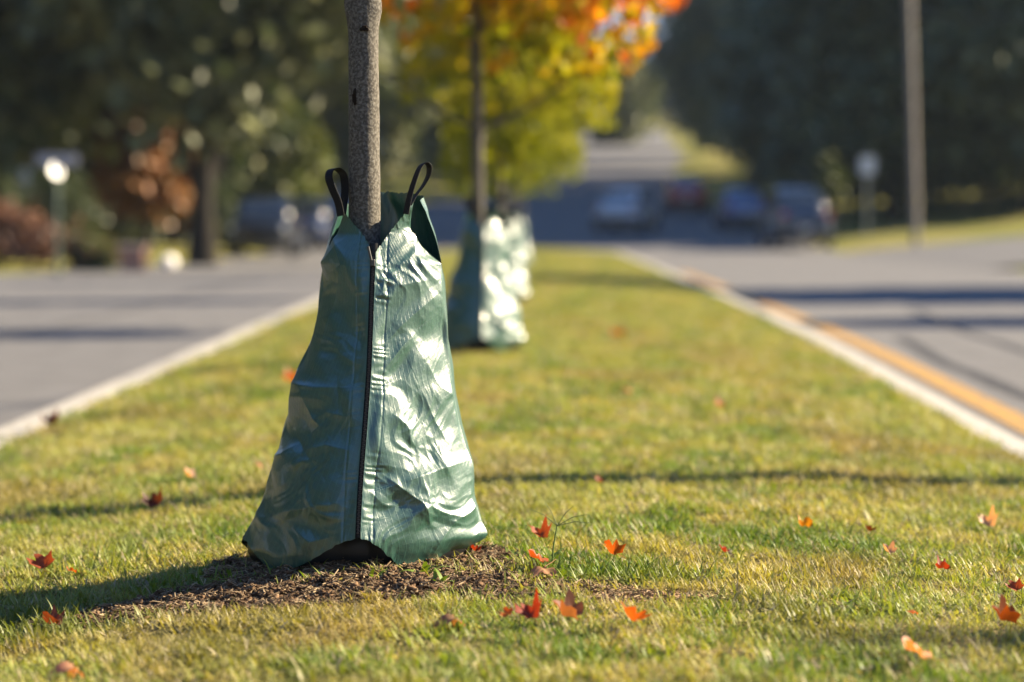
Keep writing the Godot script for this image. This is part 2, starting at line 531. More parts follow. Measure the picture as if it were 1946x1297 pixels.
func back_panel(nu: int, nv: int) -> ArrayMesh:
	var p := PackedVector3Array()
	var uv := PackedVector2Array()
	for j in nv:
		var v := float(j) / (nv - 1)
		for i in nu:
			var s := float(i) / (nu - 1)
			var top := tab([[0.0, 0.783], [0.15, 0.792], [0.5, 0.800], [0.8, 0.775], [1.0, 0.762]], s) + 0.004 * n_fine.get_noise_2d(s * 30.0, 55.0)
			var low := tab([[0.0, 0.045], [0.1, 0.01], [0.5, 0.0], [0.9, 0.008], [1.0, 0.036]], s)
			var y := lerpf(low, top, v)
			var xr := tab(BAG_XR, y)
			var xl := tab(BAG_XL, y)
			var f := s * PI
			var mid := (xr + xl) * 0.5
			var q := Vector3(mid + (xr - xl) * 0.5 * cos(f), y, -tab(BAG_ZB, y) * pow(sin(f), 0.85))
			var hold := smoothstep(0.0, 0.08, s) * smoothstep(1.0, 0.92, s)
			var disp := 0.010 * n_soft.get_noise_2d(s * 4.0 + 90.0, y * 5.0) + 0.006 * absf(n_ridge.get_noise_2d(s * 5.0, y * 5.0 + 44.0))
			q += Vector3(cos(f), 0.2, -sin(f)).normalized() * disp * hold
			p.append(q)
			uv.append(Vector2(s * 0.6 / 0.125, y / 0.125))
	return grid_mesh(p, nu, nv, uv, true)

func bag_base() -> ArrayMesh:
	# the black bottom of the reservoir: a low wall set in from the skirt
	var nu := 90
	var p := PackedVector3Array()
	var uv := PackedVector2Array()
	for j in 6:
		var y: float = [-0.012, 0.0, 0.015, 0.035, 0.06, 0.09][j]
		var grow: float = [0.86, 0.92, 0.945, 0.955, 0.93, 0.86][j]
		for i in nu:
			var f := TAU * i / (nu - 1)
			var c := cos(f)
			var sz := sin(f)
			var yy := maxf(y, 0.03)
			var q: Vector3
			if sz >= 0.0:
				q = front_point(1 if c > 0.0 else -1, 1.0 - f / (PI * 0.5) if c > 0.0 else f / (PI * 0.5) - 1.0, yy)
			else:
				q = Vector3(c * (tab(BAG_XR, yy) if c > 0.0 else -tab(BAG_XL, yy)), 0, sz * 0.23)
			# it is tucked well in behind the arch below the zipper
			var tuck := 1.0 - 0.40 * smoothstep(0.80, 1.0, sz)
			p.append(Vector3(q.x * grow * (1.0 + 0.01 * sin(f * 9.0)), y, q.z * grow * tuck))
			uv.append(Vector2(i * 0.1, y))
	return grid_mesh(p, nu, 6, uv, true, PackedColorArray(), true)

func strap(points: Array, across: Array, width: float) -> ArrayMesh:
	# flat webbing, with thickness, along a path
	var curve := Curve3D.new()
	for k in points.size():
		var a: Vector3 = points[maxi(k - 1, 0)]
		var b: Vector3 = points[mini(k + 1, points.size() - 1)]
		var t := (b - a) * 0.17
		curve.add_point(points[k], -t, t)
	var n := 60
	var p := PackedVector3Array()
	var uv := PackedVector2Array()
	var long := curve.get_baked_length()
	for j in n:
		var k := float(j) / (n - 1)
		var c := curve.sample_baked(k * long, true)
		var t := (curve.sample_baked(minf(k * long + 0.002, long), true) - curve.sample_baked(maxf(k * long - 0.002, 0.0), true)).normalized()
		var w: Vector3 = (across[0] as Vector3).lerp(across[1], k)
		w = (w - t * w.dot(t)).normalized()
		var up := t.cross(w)
		for q in [[-1, -1], [1, -1], [1, 1], [-1, 1], [-1, -1]]:
			p.append(c + w * width * 0.5 * q[0] + up * 0.0009 * q[1])
			uv.append(Vector2(q[0] * 0.5 + 0.5, k * long / width))
	return grid_mesh(p, 5, n, uv, true)

func zipper_mesh(half: float, proud: float, y0: float, y1: float) -> ArrayMesh:
	var p := PackedVector3Array()
	var uv := PackedVector2Array()
	var n := 120
	for j in n:
		var y := lerpf(y0, y1, float(j) / (n - 1))
		var c := Vector3(tab(BAG_XZ, y) + 0.0012 * n_fine.get_noise_1d(y * 22.0), y, tab(BAG_ZF, y) - 0.003 + proud)
		for i in 5:
			var s := (i - 2) / 2.0
			p.append(c + Vector3(s * half, 0, -0.003 * s * s))
			uv.append(Vector2(s, y / half))
	return grid_mesh(p, 5, n, uv)

func make_bag() -> Node3D:
	var t := thing("watering_bag", Vector3.ZERO, "", "watering bag", "green watering bags zipped round the young trees")
	part("front_panel", front_panel(1, 230, 330), M.bag, t).set_meta("label", "sunlit right front panel with bright glints")
	part("front_panel", front_panel(-1, 200, 330), M.bag, t).set_meta("label", "shaded left front panel with sagging folds")
	part("back_panel", back_panel(120, 120), M.bag, t)
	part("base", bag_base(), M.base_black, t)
	var z := part("zipper", zipper_mesh(0.0085, 0.0, 0.075, 0.690), M.zip, t)
	var st := SurfaceTool.new()
	st.begin(Mesh.PRIMITIVE_TRIANGLES)
	for k in 150:
		var y := 0.085 + 0.575 * k / 149.0
		box_into(st, Vector3(tab(BAG_XZ, y) + 0.0006 * (1 if k % 2 else -1), y, tab(BAG_ZF, y) - 0.001), Vector3(0.0052, 0.0026, 0.003), 0.0005)
	st.generate_normals()
	tag(part("zipper_teeth", st.commit(), M.zip_metal, z), "", "", "", "stuff")
	var y := 0.648
	var sl := part("slider", box(Vector3(0.011, 0.016, 0.007), 0.002), M.zip_metal, z)
	sl.position = Vector3(tab(BAG_XZ, y), y, tab(BAG_ZF, y) + 0.003)
	var pull := part("pull_tab", box(Vector3(0.005, 0.032, 0.0022), 0.001), M.zip_metal, z)
	pull.position = Vector3(tab(BAG_XZ, y) - 0.006, y + 0.02, tab(BAG_ZF, y) + 0.009)
	pull.rotation.z = 0.22
	# webbing handles, each a loop sewn to a top corner
	part("handle", strap([Vector3(0.092, 0.752, 0.055), Vector3(0.100, 0.790, 0.052), Vector3(0.111, 0.826, 0.050), Vector3(0.122, 0.853, 0.045), Vector3(0.133, 0.862, 0.038), Vector3(0.141, 0.855, 0.030), Vector3(0.139, 0.836, 0.022), Vector3(0.128, 0.814, 0.018), Vector3(0.113, 0.794, 0.020), Vector3(0.100, 0.770, 0.030)], [Vector3(0.62, 0.15, 0.77), Vector3(0.35, 0.1, 0.93)], 0.021), M.webbing, t)
	part("handle", strap([Vector3(-0.048, 0.748, 0.050), Vector3(-0.054, 0.778, 0.050), Vector3(-0.066, 0.806, 0.048), Vector3(-0.074, 0.830, 0.044), Vector3(-0.071, 0.846, 0.036), Vector3(-0.058, 0.849, 0.028), Vector3(-0.045, 0.838, 0.022), Vector3(-0.041, 0.815, 0.020), Vector3(-0.042, 0.785, 0.024), Vector3(-0.046, 0.752, 0.034)], [Vector3(0.75, 0.1, 0.65), Vector3(0.8, 0.1, 0.6)], 0.021), M.webbing, t)
	return t

# ---------------------------------------------------------------- plants

func blade_into(st: SurfaceTool, at: Vector3, yaw: float, lean: float, long: float, wide: float, color: Color, segs := 3) -> void:
	var out := Vector3(cos(yaw), 0, sin(yaw))
	var side := Vector3(-sin(yaw), 0, cos(yaw))
	var prev_l := at - side * wide * 0.4
	var prev_r := at + side * wide * 0.4
	var pos := at
	var ang := lean * 0.4
	st.set_color(color)
	for k in range(1, segs + 1):
		var f := float(k) / segs
		ang = lean * (0.4 + 0.9 * f)
		pos += (Vector3.UP * cos(ang) + out * sin(ang)) * long / segs
		var w := wide * (0.5 * (1.0 - f * f * 0.75))
		if k == segs:
			for v in [prev_l, prev_r, pos]: st.add_vertex(v)
		else:
			var l := pos - side * w
			var r := pos + side * w
			for v in [prev_l, prev_r, r, prev_l, r, l]: st.add_vertex(v)
			prev_l = l
			prev_r = r

func tuft(blades: int, spread: float, lo: float, hi: float, wide: float, flop: float) -> ArrayMesh:
	var st := SurfaceTool.new()
	st.begin(Mesh.PRIMITIVE_TRIANGLES)
	for k in blades:
		var a := rng.randf() * TAU
		var r := spread * sqrt(rng.randf())
		var shade := rng.randf_range(0.78, 1.2)
		var dry := rng.randf()
		var c := Color(shade, shade, shade)
		if dry > 0.86: c = Color(1.9 * shade, 1.35 * shade, 2.4 * shade)
		blade_into(st, Vector3(cos(a) * r, -0.004, sin(a) * r), rng.randf() * TAU, rng.randf_range(0.25, flop + 0.25), rng.randf_range(lo, hi), wide * rng.randf_range(0.7, 1.2), c)
	st.generate_normals()
	return st.commit()

func scatter(called: String, mesh: Mesh, material: Material, places: Array, colors: Array, parent: Node = self) -> MultiMeshInstance3D:
	var mm := MultiMesh.new()
	mm.transform_format = MultiMesh.TRANSFORM_3D
	mm.use_colors = true
	mm.mesh = mesh
	mm.instance_count = places.size()
	for i in places.size():
		mm.set_instance_transform(i, places[i])
		mm.set_instance_color(i, colors[i])
	var o := MultiMeshInstance3D.new()
	o.name = called if parent != self else numbered(called)
	o.multimesh = mm
	o.material_override = material
	parent.add_child(o, true)
	o.set_meta("kind", "stuff")
	return o

func grass_color(x: float, d: float) -> Color:
	var k := n_soft.get_noise_2d(x * 2.1 + 300.0, d * 1.3) + 0.5 * n_soft.get_noise_2d(x * 7.0, d * 5.0 + 90.0)
	k += 0.25 * rng.randf_range(-1.0, 1.0)
	var c := Color(0.245, 0.30, 0.050).lerp(Color(0.135, 0.215, 0.028), smoothstep(0.0, 0.55, k))
	c = c.lerp(Color(0.46, 0.375, 0.115), smoothstep(0.05, -0.5, k) * 0.9)
	var worn := exp(-pow((x - (0.9 + 0.03 * d)) / 0.16, 2.0)) * float(d > 6.6 and d < 16.0) * clampf(0.6 + 1.2 * n_soft.get_noise_2d(x * 4.0, d * 2.0), 0.0, 1.0)
	c = c.lerp(Color(0.22, 0.14, 0.075), 0.6 * worn)
	c = c.lerp(Color(0.40, 0.40, 0.12), clampf(0.16 + 0.9 * n_soft.get_noise_2d(x * 1.1 + 33.0, d * 0.55), 0.0, 0.85))
	c = c.lerp(Color(0.30, 0.19, 0.085), 0.5 * smoothstep(0.22, 0.5, n_soft.get_noise_2d(x * 0.9 - 80.0, d * 0.6 + 12.0)))
	if rng.randf() < 0.19: c = Color(0.56, 0.47, 0.28) * rng.randf_range(0.5, 1.1)
	return c

func make_grass() -> void:
	var kinds := [tuft(12, 0.024, 0.014, 0.036, 0.0022, 1.35), tuft(12, 0.028, 0.014, 0.046, 0.0025, 1.6), tuft(6, 0.020, 0.022, 0.056, 0.0040, 1.4), tuft(6, 0.024, 0.018, 0.044, 0.0072, 1.6)]
	var bands := [[-2.0, 2.2, 420.0, 1.5, 0.3], [2.2, 3.2, 1500.0, 1.1, 0.3], [3.2, 4.4, 3200.0, 1.0, 0.30], [4.4, 6.4, 3900.0, 1.0, 0.26], [6.4, 9.0, 1900.0, 1.15, 0.26], [9.0, 15.0, 700.0, 1.7, 0.28], [15.0, 28.0, 260.0, 2.4, 0.4], [28.0, MEDIAN_END, 90.0, 3.6, 0.6]]
	var places := [[], [], [], []]
	var colors := [[], [], [], []]
	for b in bands:
		var n := int((b[1] - b[0]) * 4.4 * b[2])
		for k in n:
			var d := rng.randf_range(b[0], b[1])
			var x := rng.randf_range(-2.1, 2.5)
			if x < LEFT_KERB + 0.02 * rng.randf() or x > right_kerb(d) - 0.02 * rng.randf(): continue
			if rng.randf() < bare(x, d) * 1.01 or rng.randf() < 0.14 + 0.4 * n_soft.get_noise_2d(x * 3.3 + 500.0, d * 3.3): continue
			var rough := n_soft.get_noise_2d(x * 2.4 - 70.0, d * 2.4)
			var which: int = rng.randi() % 3
			if rough > 0.12 and rng.randf() < 0.35: which = 3
			var clump := n_fine.get_noise_2d(x * 7.0 + 20.0, d * 7.0)
			var tall := 0.56 + 0.6 * maxf(rough, 0.0) + 0.7 * maxf(clump, 0.0) + 0.3 * rng.randf()
			if clump < -0.15 and rng.randf() < 0.45: continue
			# long soft grass beside the worn soil, left of the tree, and a lush clump on the right of it
			var lush := exp(-(pow((x + 0.95) / 0.30, 2.0) + pow((d - 4.80) / 0.22, 2.0))) + exp(-(pow((x - 0.22) / 0.22, 2.0) + pow((d - 5.05) / 0.12, 2.0)))
			if lush > 0.3:
				tall += 0.55 * lush
				if rng.randf() < 0.6: which = 2 if rng.randf() < 0.5 else 3
			var s: float = b[3]
			var basis := Basis(Vector3.UP, rng.randf() * TAU).scaled(Vector3(s, s * tall if s < 1.3 else 1.0 + 0.25 * s * tall, s))
			places[which].append(Transform3D(basis, Vector3(x, median_y(x, d), -d)))
			var c := grass_color(x, d)
			if lush > 0.3: c = c.lerp(Color(0.11, 0.175, 0.02), minf(lush, 0.7))
			colors[which].append(c)
	for k in 70:
		var a := rng.randf_range(0.1, PI - 0.1)
		var r := rng.randf_range(0.19, 0.33)
		var x := TREE_X + cos(a) * r * 1.05
		var d := TREE_D - sin(a) * r
		places[k % 4].append(Transform3D(Basis(Vector3.UP, rng.randf() * TAU).scaled(Vector3(1.0, rng.randf_range(0.6, 1.25), 1.0)), Vector3(x, median_y(x, d), -d)))
		colors[k % 4].append(grass_color(x, d))
	for k in 4:
		var o := scatter("grass", kinds[k], M.grass, places[k], colors[k])
		tag(o, ["short fine lawn grass covering the median", "mixed floppy lawn grass covering the median", "coarser upright grass blades in the median lawn", "broad bladed grass growing through the median lawn"][k], "grass")

func make_mulch() -> void:
	var chip := SurfaceTool.new()
	chip.begin(Mesh.PRIMITIVE_TRIANGLES)
	box_into(chip, Vector3.ZERO, Vector3(0.020, 0.002, 0.0026), 0.0006)
	chip.generate_normals()
	var chip_mesh := chip.commit()
	# a knobbly crumb of soil: a coarse ball pushed about and left faceted
	var cp := PackedVector3Array()
	var cuv := PackedVector2Array()
	for j in 6:
		for i in 9:
			var f := TAU * i / 8.0
			var e := PI * (j / 5.0 - 0.5)
			var n := Vector3(cos(f) * cos(e), sin(e), sin(f) * cos(e))
			cp.append(n * 0.006 * (1.0 + 0.75 * n_fine.get_noise_3d(n.x * 1.7, n.y * 1.7 + 9.0, n.z * 1.7)) * Vector3(1.0, 0.62, 1.0))
			cuv.append(Vector2(i, j))
	var clod := grid_mesh(cp, 9, 6, cuv, true, PackedColorArray(), true)
	var pa := []
	var ca := []
	var pb := []
	var cb := []
	for k in 90000:
		var x := rng.randf_range(-1.15, 0.5)
		var d := rng.randf_range(4.4, 5.5)
		if rng.randf() > bare(x, d) - 0.08: continue
		var at := Vector3(x, median_y(x, d) + 0.002 + 0.008 * rng.randf(), -d)
		var turn := Basis.from_euler(Vector3(rng.randf_range(-0.5, 0.5), rng.randf() * TAU, rng.randf_range(-0.5, 0.5)))
		var sandy := smoothstep(0.12, 0.24, x)
		if rng.randf() < 0.45 * (1.0 - 0.8 * sandy):
			pa.append(Transform3D(turn.scaled_local(Vector3(rng.randf_range(0.25, 1.5), rng.randf_range(0.6, 1.3), rng.randf_range(0.5, 1.4))), at))
			ca.append(Color(0.10, 0.062, 0.036).lerp(Color(0.36, 0.27, 0.165), pow(rng.randf(), 1.8)))
		else:
			pb.append(Transform3D(turn.scaled_local(Vector3(rng.randf_range(0.7, 1.4), rng.randf_range(0.7, 1.2), rng.randf_range(0.7, 1.3)) * lerpf(0.15, 1.7, pow(rng.randf(), 3.0)) * (1.0 - 0.5 * sandy)), at - Vector3(0, 0.005, 0)))
			cb.append(Color(0.075, 0.045, 0.026).lerp(Color(0.19, 0.118, 0.068), rng.randf()).lerp(Color(0.33, 0.215, 0.125), sandy))
	tag(scatter("bark_mulch", chip_mesh, M.mulch, pa, ca), "brown shredded bark mulch strewn round the nearest trunk", "mulch")
	tag(scatter("soil_crumbs", clod, M.mulch, pb, cb), "crumbs of bare brown soil before the nearest bag", "soil")

func maple_leaf(curl: float, fold: float, sd: int) -> ArrayMesh:
	# a five lobed leaf about 10 cm across with a midrib fold, curled edges and a stalk
	var r := RandomNumberGenerator.new()
	r.seed = sd
	var outline := []
	var tips := [[-150, 0.50], [-124, 0.54], [-100, 0.76], [-82, 0.60], [-64, 0.74], [-46, 0.96], [-36, 0.74], [-24, 0.62], [-13, 0.84], [0, 1.02]]
	for t in tips: outline.append([deg_to_rad(t[0] + r.randf_range(-3.0, 3.0)), t[1] * r.randf_range(0.9, 1.08)])
	for k in range(tips.size() - 2, -1, -1): outline.append([deg_to_rad(-tips[k][0]), tips[k][1]])
	outline.append([PI, 0.16])
	var st := SurfaceTool.new()
	st.begin(Mesh.PRIMITIVE_TRIANGLES)
	var n := outline.size()
	var bend := func(p: Vector2) -> Vector3:
		var q := p * 0.052
		var h := fold * absf(q.x) + curl * (q.x * q.x + 0.6 * q.y * q.y) * 20.0 + 0.009 * sin(p.x * 5.0 + sd) * p.length() + 0.006 * sin(p.y * 7.0 + p.x * 3.0 + sd * 2.0)
		return Vector3(q.x, h, -q.y)
	var rad := []
	for k in n: rad.append(float(outline[k][1]) * r.randf_range(0.9, 1.1))
	for k in n:
		var k2 := (k + 1) % n
		var a: float = outline[k][0]
		var b: float = outline[k2][0]
		var pa: Vector2 = Vector2(sin(a), cos(a)) * rad[k]
		var pb: Vector2 = Vector2(sin(b), cos(b)) * rad[k2]
		var ha: Vector2 = pa * 0.5
		var hb: Vector2 = pb * 0.5
		var la: Vector2 = pa * 0.78
		var lb: Vector2 = pb * 0.78
		for q in [Vector2.ZERO, ha, hb, ha, la, lb, ha, lb, hb, la, pa, pb, la, pb, lb]:
			var shade: float = 0.78 + 0.4 * r.randf() * q.length() + 0.15 * absf(sin(q.x * 9.0 + q.y * 5.0 + sd))
			st.set_color(Color(shade, shade * (0.85 + 0.3 * (1.0 - q.length())), shade))
			st.set_smooth_group(0)
			st.set_uv(q)
			st.add_vertex(bend.call(q))
	tube_into(st, [Vector3(0, 0, 0), Vector3(0, 0.006, 0.03), Vector3(0.006, 0.010, 0.055)], [0.0009, 0.0008, 0.0007], 4, false)
	st.index()
	st.generate_normals()
	return st.commit()

func make_fallen_leaves() -> void:
	var shapes := []
	for k in 7: shapes.append(maple_leaf([0.35, 0.6, -0.7, 0.3, 0.85, -0.35, 0.5][k], [0.2, 0.5, -0.15, 0.75, 0.2, -0.3, 0.1][k], 7 + k))
	# x, d, size, tilt, yaw, colour, shape, label
	var rust := Color(0.30, 0.070, 0.024)
	var orange := Color(0.44, 0.115, 0.022)
	var red := Color(0.27, 0.040, 0.018)
	var tan := Color(0.46, 0.235, 0.125)
	var pale := Color(0.56, 0.36, 0.25)
	var dark := Color(0.085, 0.028, 0.014)
	var gold := Color(0.50, 0.245, 0.022)
	var list := [
		[-1.045, 5.36, 1.0, 0.7, 0.4, rust, 1, "curled orange brown leaf at the far left, beside the shaded long grass"],
		[-0.975, 5.33, 0.45, 0.9, 2.0, orange, 0, "little bright orange leaf just right of the curled brown leaf at far left"],
		[-0.90, 4.72, 0.75, 0.5, 1.2, Color(0.16, 0.045, 0.022), 3, "dark brown leaf lying in the bag's shadow at the left"],
		[-0.945, 7.05, 0.75, 1.2, 0.9, pale, 1, "pale pinkish leaf standing on the lawn left of the bag"],
		[-0.95, 6.40, 0.95, 1.3, 0.2, dark, 4, "dark brown upright leaf on the thin shadow line left of the bag"],
		[-0.78, 7.40, 0.6, 0.5, 2.9, Color(0.48, 0.18, 0.10), 2, "faded reddish leaf on the lawn left of the bag, right of the pale one"],
		[-1.02, 11.2, 1.3, 0.9, 1.9, orange, 3, "blurred orange leaf on the lawn touching the bag's left side"],
		[0.066, 5.50, 0.85, 0.9, 0.5, rust, 3, "red orange folded leaf behind the crabgrass right of the bag"],
		[0.225, 5.25, 0.85, 1.15, 2.2, orange, 1, "bright orange cupped leaf standing in the lush clump right of the bag"],
		[0.060, 5.06, 0.80, 0.75, 1.0, Color(0.40, 0.10, 0.028), 0, "orange brown leaf tilted up over a tan leaf right of the bag"],
		[0.068, 5.00, 1.05, 0.15, 2.5, tan, 5, "flat tan leaf lying under the tilted orange brown leaf"],
		[-0.078, 5.24, 0.45, 0.8, 2.4, red, 1, "small red leaf next to the bag's right bottom corner"],
		[0.035, 4.42, 0.90, 0.8, 0.3, red, 3, "red orange leaf at the front, left one of the touching pair"],
		[0.108, 4.44, 1.0, 1.1, 1.4, Color(0.26, 0.115, 0.065), 4, "dull brown many pointed leaf at the front, right one of the touching pair"],
		[0.222, 4.38, 0.95, 0.9, 2.7, orange, 1, "orange red leaf at the front, right of the brown many pointed leaf"],
		[-0.105, 4.42, 0.95, 0.35, 0.7, Color(0.34, 0.19, 0.11), 2, "tan arched leaf in the grass before the bag's right half"],
		[-0.008, 4.47, 0.45, 0.7, 0.2, orange, 0, "tiny orange leaf between the tan arched leaf and the red pair"],
		[0.705, 5.76, 0.62, 0.9, 2.0, gold, 3, "yellow brown leaf on the lawn below the right kerb"],
		[0.845, 5.38, 0.55, 1.2, 0.6, pale, 4, "pale tan curled leaf standing alone on the right lawn"],
		[0.92, 5.12, 0.55, 0.8, 1.8, red, 3, "dark red small leaf right of the pale curled leaf"],
		[0.475, 5.36, 0.45, 0.9, 1.1, red, 1, "small red leaf between the lush clump and the pale curled leaf"],
		[0.92, 4.46, 0.95, 1.1, 1.7, orange, 4, "large orange leaf cut by the right edge of the picture"],
		[1.03, 4.90, 0.6, 0.9, 0.4, rust, 1, "reddish leaf at the right edge above the large orange one"],
		[0.688, 4.04, 0.95, 0.9, 1.0, Color(0.62, 0.29, 0.14), 0, "peach coloured maple leaf in the bottom right corner lawn"],
		[1.20, 6.05, 0.85, 1.1, 0.3, pale, 3, "peach pink leaf standing near the right edge under the kerb"],
		[0.86, 5.78, 0.55, 0.7, 2.8, dark, 1, "dark brown leaf on the lawn just right of the yellow brown leaf"],
		[0.765, 4.56, 0.35, 0.6, 0.8, orange, 5, "tiny orange leaf in the soft shadow at the right front"],
		[0.245, 6.70, 0.55, 0.8, 1.5, Color(0.24, 0.07, 0.03), 1, "brown leaf just below the thin shadow line across the lawn"],
		[0.50, 10.4, 0.95, 0.7, 0.6, Color(0.62, 0.27, 0.17), 2, "blurred peach leaf in the middle of the lawn beyond the shadow line"],
		[0.69, 15.5, 1.5, 0.7, 2.2, orange, 0, "blurred orange leaf far up the lawn near the second bag"],
		[0.83, 9.6, 0.8, 0.7, 1.6, Color(0.50, 0.17, 0.10), 1, "blurred reddish leaf on the worn strip of lawn near the kerb"],
		[-0.75, 4.11, 0.95, 0.5, 0.9, Color(0.50, 0.25, 0.15), 2, "pinkish tan leaf in the bottom left foreground"],
		[-1.86, 9.75, 1.3, 1.0, 0.4, dark, 4, "dark brown leaf against the left kerb"]]
	for e in list:
		var o := part("fallen_leaf", shapes[e[6]], null, self)
		var m: StandardMaterial3D = M.leaf.duplicate()
		m.albedo_color = (e[5] as Color).linear_to_srgb()
		o.material_override = m
		o.position = Vector3(e[0], median_y(e[0], e[1]) + 0.022 + 0.012 * e[2] * sin(e[3] * 0.5), -e[1])
		o.rotation = Vector3(e[3] * 0.5 - 0.1, e[4], 0.3 * sin(e[4] * 5.0))
		o.scale = Vector3.ONE * float(e[2]) * 0.82
		tag(o, e[7], "leaf", "fallen maple leaves on the median")

func weed(at: Vector3, label: String, leaves: int, size: float, sd: int) -> void:
	var r := RandomNumberGenerator.new()
	r.seed = sd
	var t := thing("weed_plant", at, label, "weed", "weeds at the foot of the bag")
	for k in leaves:
		var st := SurfaceTool.new()
		st.begin(Mesh.PRIMITIVE_TRIANGLES)
		var shade := r.randf_range(0.8, 1.25)
		blade_into(st, Vector3(r.randf_range(-0.01, 0.01), 0.0, r.randf_range(-0.01, 0.01)), r.randf() * TAU, r.randf_range(0.7, 1.5), size * r.randf_range(0.7, 1.2), size * 0.24, Color(0.16, 0.24, 0.03) * shade, 6)
		st.generate_normals()
		part("leaf", st.commit(), M.grass, t)

func crabgrass(at: Vector3) -> void:
	var t := thing("crabgrass", at, "tall crabgrass stalk with thin spread seed fingers right of the bag", "weed")
	part("stalk", tube([Vector3.ZERO, Vector3(0.004, 0.05, 0), Vector3(0.012, 0.095, 0)], [0.0022, 0.002, 0.0015], 6), mat(lin(0.11, 0.16, 0.03), 0.6), t)
	for k in 5:
		var a: float = [-0.9, -0.35, 0.5, 1.0, 1.35][k]
		var tip: Vector3 = Vector3(sin(a) * 0.075, cos(a) * 0.05, 0.02 * (k - 2))
		part("seed_finger", tube([Vector3(0.012, 0.093, 0), Vector3(0.012, 0.093, 0) + tip * 0.5 + Vector3(0, 0.006, 0), Vector3(0.012, 0.093, 0) + tip], [0.0010, 0.0009, 0.0005], 5), mat(lin(0.15, 0.18, 0.05), 0.6), t)
	for k in 6:
		var st := SurfaceTool.new()
		st.begin(Mesh.PRIMITIVE_TRIANGLES)
		blade_into(st, Vector3(0, 0.004 * k, 0), k * 1.1, 1.0 + 0.08 * k, 0.075, 0.007, Color(0.16, 0.23, 0.03), 5)
		st.generate_normals()
		part("leaf", st.commit(), M.grass, t)

# ---------------------------------------------------------------- trees

func leaf_cluster(count: int, radius: float, leaf: float, sd: int) -> ArrayMesh:
	var r := RandomNumberGenerator.new()
	r.seed = sd
	var st := SurfaceTool.new()
	st.begin(Mesh.PRIMITIVE_TRIANGLES)
	for k in count:
		var c := Vector3(r.randf_range(-1, 1), r.randf_range(-0.8, 0.8), r.randf_range(-1, 1)) * radius
		var b := Basis.from_euler(Vector3(r.randf_range(-1.2, 1.2), r.randf() * TAU, r.randf_range(-0.6, 0.6)))
		var l := leaf * r.randf_range(0.7, 1.25)
		var shade := r.randf_range(0.75, 1.25)
		st.set_color(Color(shade, shade, shade))
		var a := c + b * Vector3(0, 0, -0.6 * l)
		var e := c + b * Vector3(0, 0, 0.6 * l)
		var p := c + b * Vector3(0.42 * l, 0.08 * l, 0.05 * l)
		var q := c + b * Vector3(-0.42 * l, 0.08 * l, 0.05 * l)
		for v in [a, p, e, a, e, q]: st.add_vertex(v)
	st.generate_normals()
	return st.commit()

func crown(parent: Node, cluster: Mesh, lobes: Array, count: int, size: Array, colors: Array, material: Material, hollow := 0.35) -> void:
	# lobes: [centre, radii]; leaves thicken towards the outside of each lobe, with gaps where a noise says so
	var places := []
	var tints := []
	var total := 0.0
	for l in lobes: total += l[1].x * l[1].y
	for l in lobes:
		var n := int(count * l[1].x * l[1].y / total)
		for k in n:
			var dir := Vector3(rng.randfn(), rng.randfn(), rng.randfn()).normalized()
			var f := lerpf(hollow, 1.0, pow(rng.randf(), 0.6))
			var p: Vector3 = l[0] + dir * f * l[1]
			if n_soft.get_noise_3d(p.x * 1.3, p.y * 1.3, p.z * 1.3 + 17.0) < -0.22: continue
			var s := rng.randf_range(size[0], size[1])
			places.append(Transform3D(Basis.from_euler(Vector3(rng.randf_range(-0.5, 0.5), rng.randf() * TAU, rng.randf_range(-0.5, 0.5))).scaled(Vector3.ONE * s), p))
			var c: Color = colors[rng.randi() % colors.size()]
			tints.append(c * rng.randf_range(0.8, 1.2))
	scatter("crown", cluster, material, places, tints, parent)

func limbs(height: float, r0: float, lean: Vector3, forks: Array) -> ArrayMesh:
	var st := SurfaceTool.new()
	st.begin(Mesh.PRIMITIVE_TRIANGLES)
	var path := []
	var rad := []
	for k in 9:
		var f := k / 8.0
		path.append(Vector3(lean.x * f * f, height * f - 0.1, lean.z * f * f) + Vector3(sin(f * 7.0 + r0 * 50.0), 0, cos(f * 5.0)) * r0 * 0.35 * f)
		rad.append(r0 * (1.0 - 0.72 * f) * (1.0 + 0.55 * exp(-f * height / (r0 * 2.2))))
	tube_into(st, path, rad, 12, false)
	for fk in forks:
		var f: float = fk[0]
		var at: Vector3 = path[int(f * 8.0)]
		var to: Vector3 = at + fk[1]
		tube_into(st, [at, at.lerp(to, 0.35) + Vector3(0, -0.04 * (to - at).length(), 0), at.lerp(to, 0.7), to], [r0 * 0.52 * (1.0 - 0.5 * f), r0 * 0.42 * (1.0 - 0.5 * f), r0 * 0.28 * (1.0 - 0.5 * f), r0 * 0.08], 8, false)
	st.generate_normals()
	return st.commit()

func terrain_y(x: float, d: float) -> float:
	var out := 0.0
	if x < left_verge(d): out = left_verge(d) - x
	elif x > right_verge(d): out = x - right_verge(d)
	var y := ROAD_Y - 0.06 + rise(d)
	if out > 0.0:
		y += 0.15 * smoothstep(0.0, 0.3, out)
		y += (0.10 if x > 0 else 0.05) * maxf(out - 0.5, 0.0) * clampf((d - 30.0) / 30.0, 0.15, 1.0) * (1.0 / (1.0 + out * 0.03))
	return y

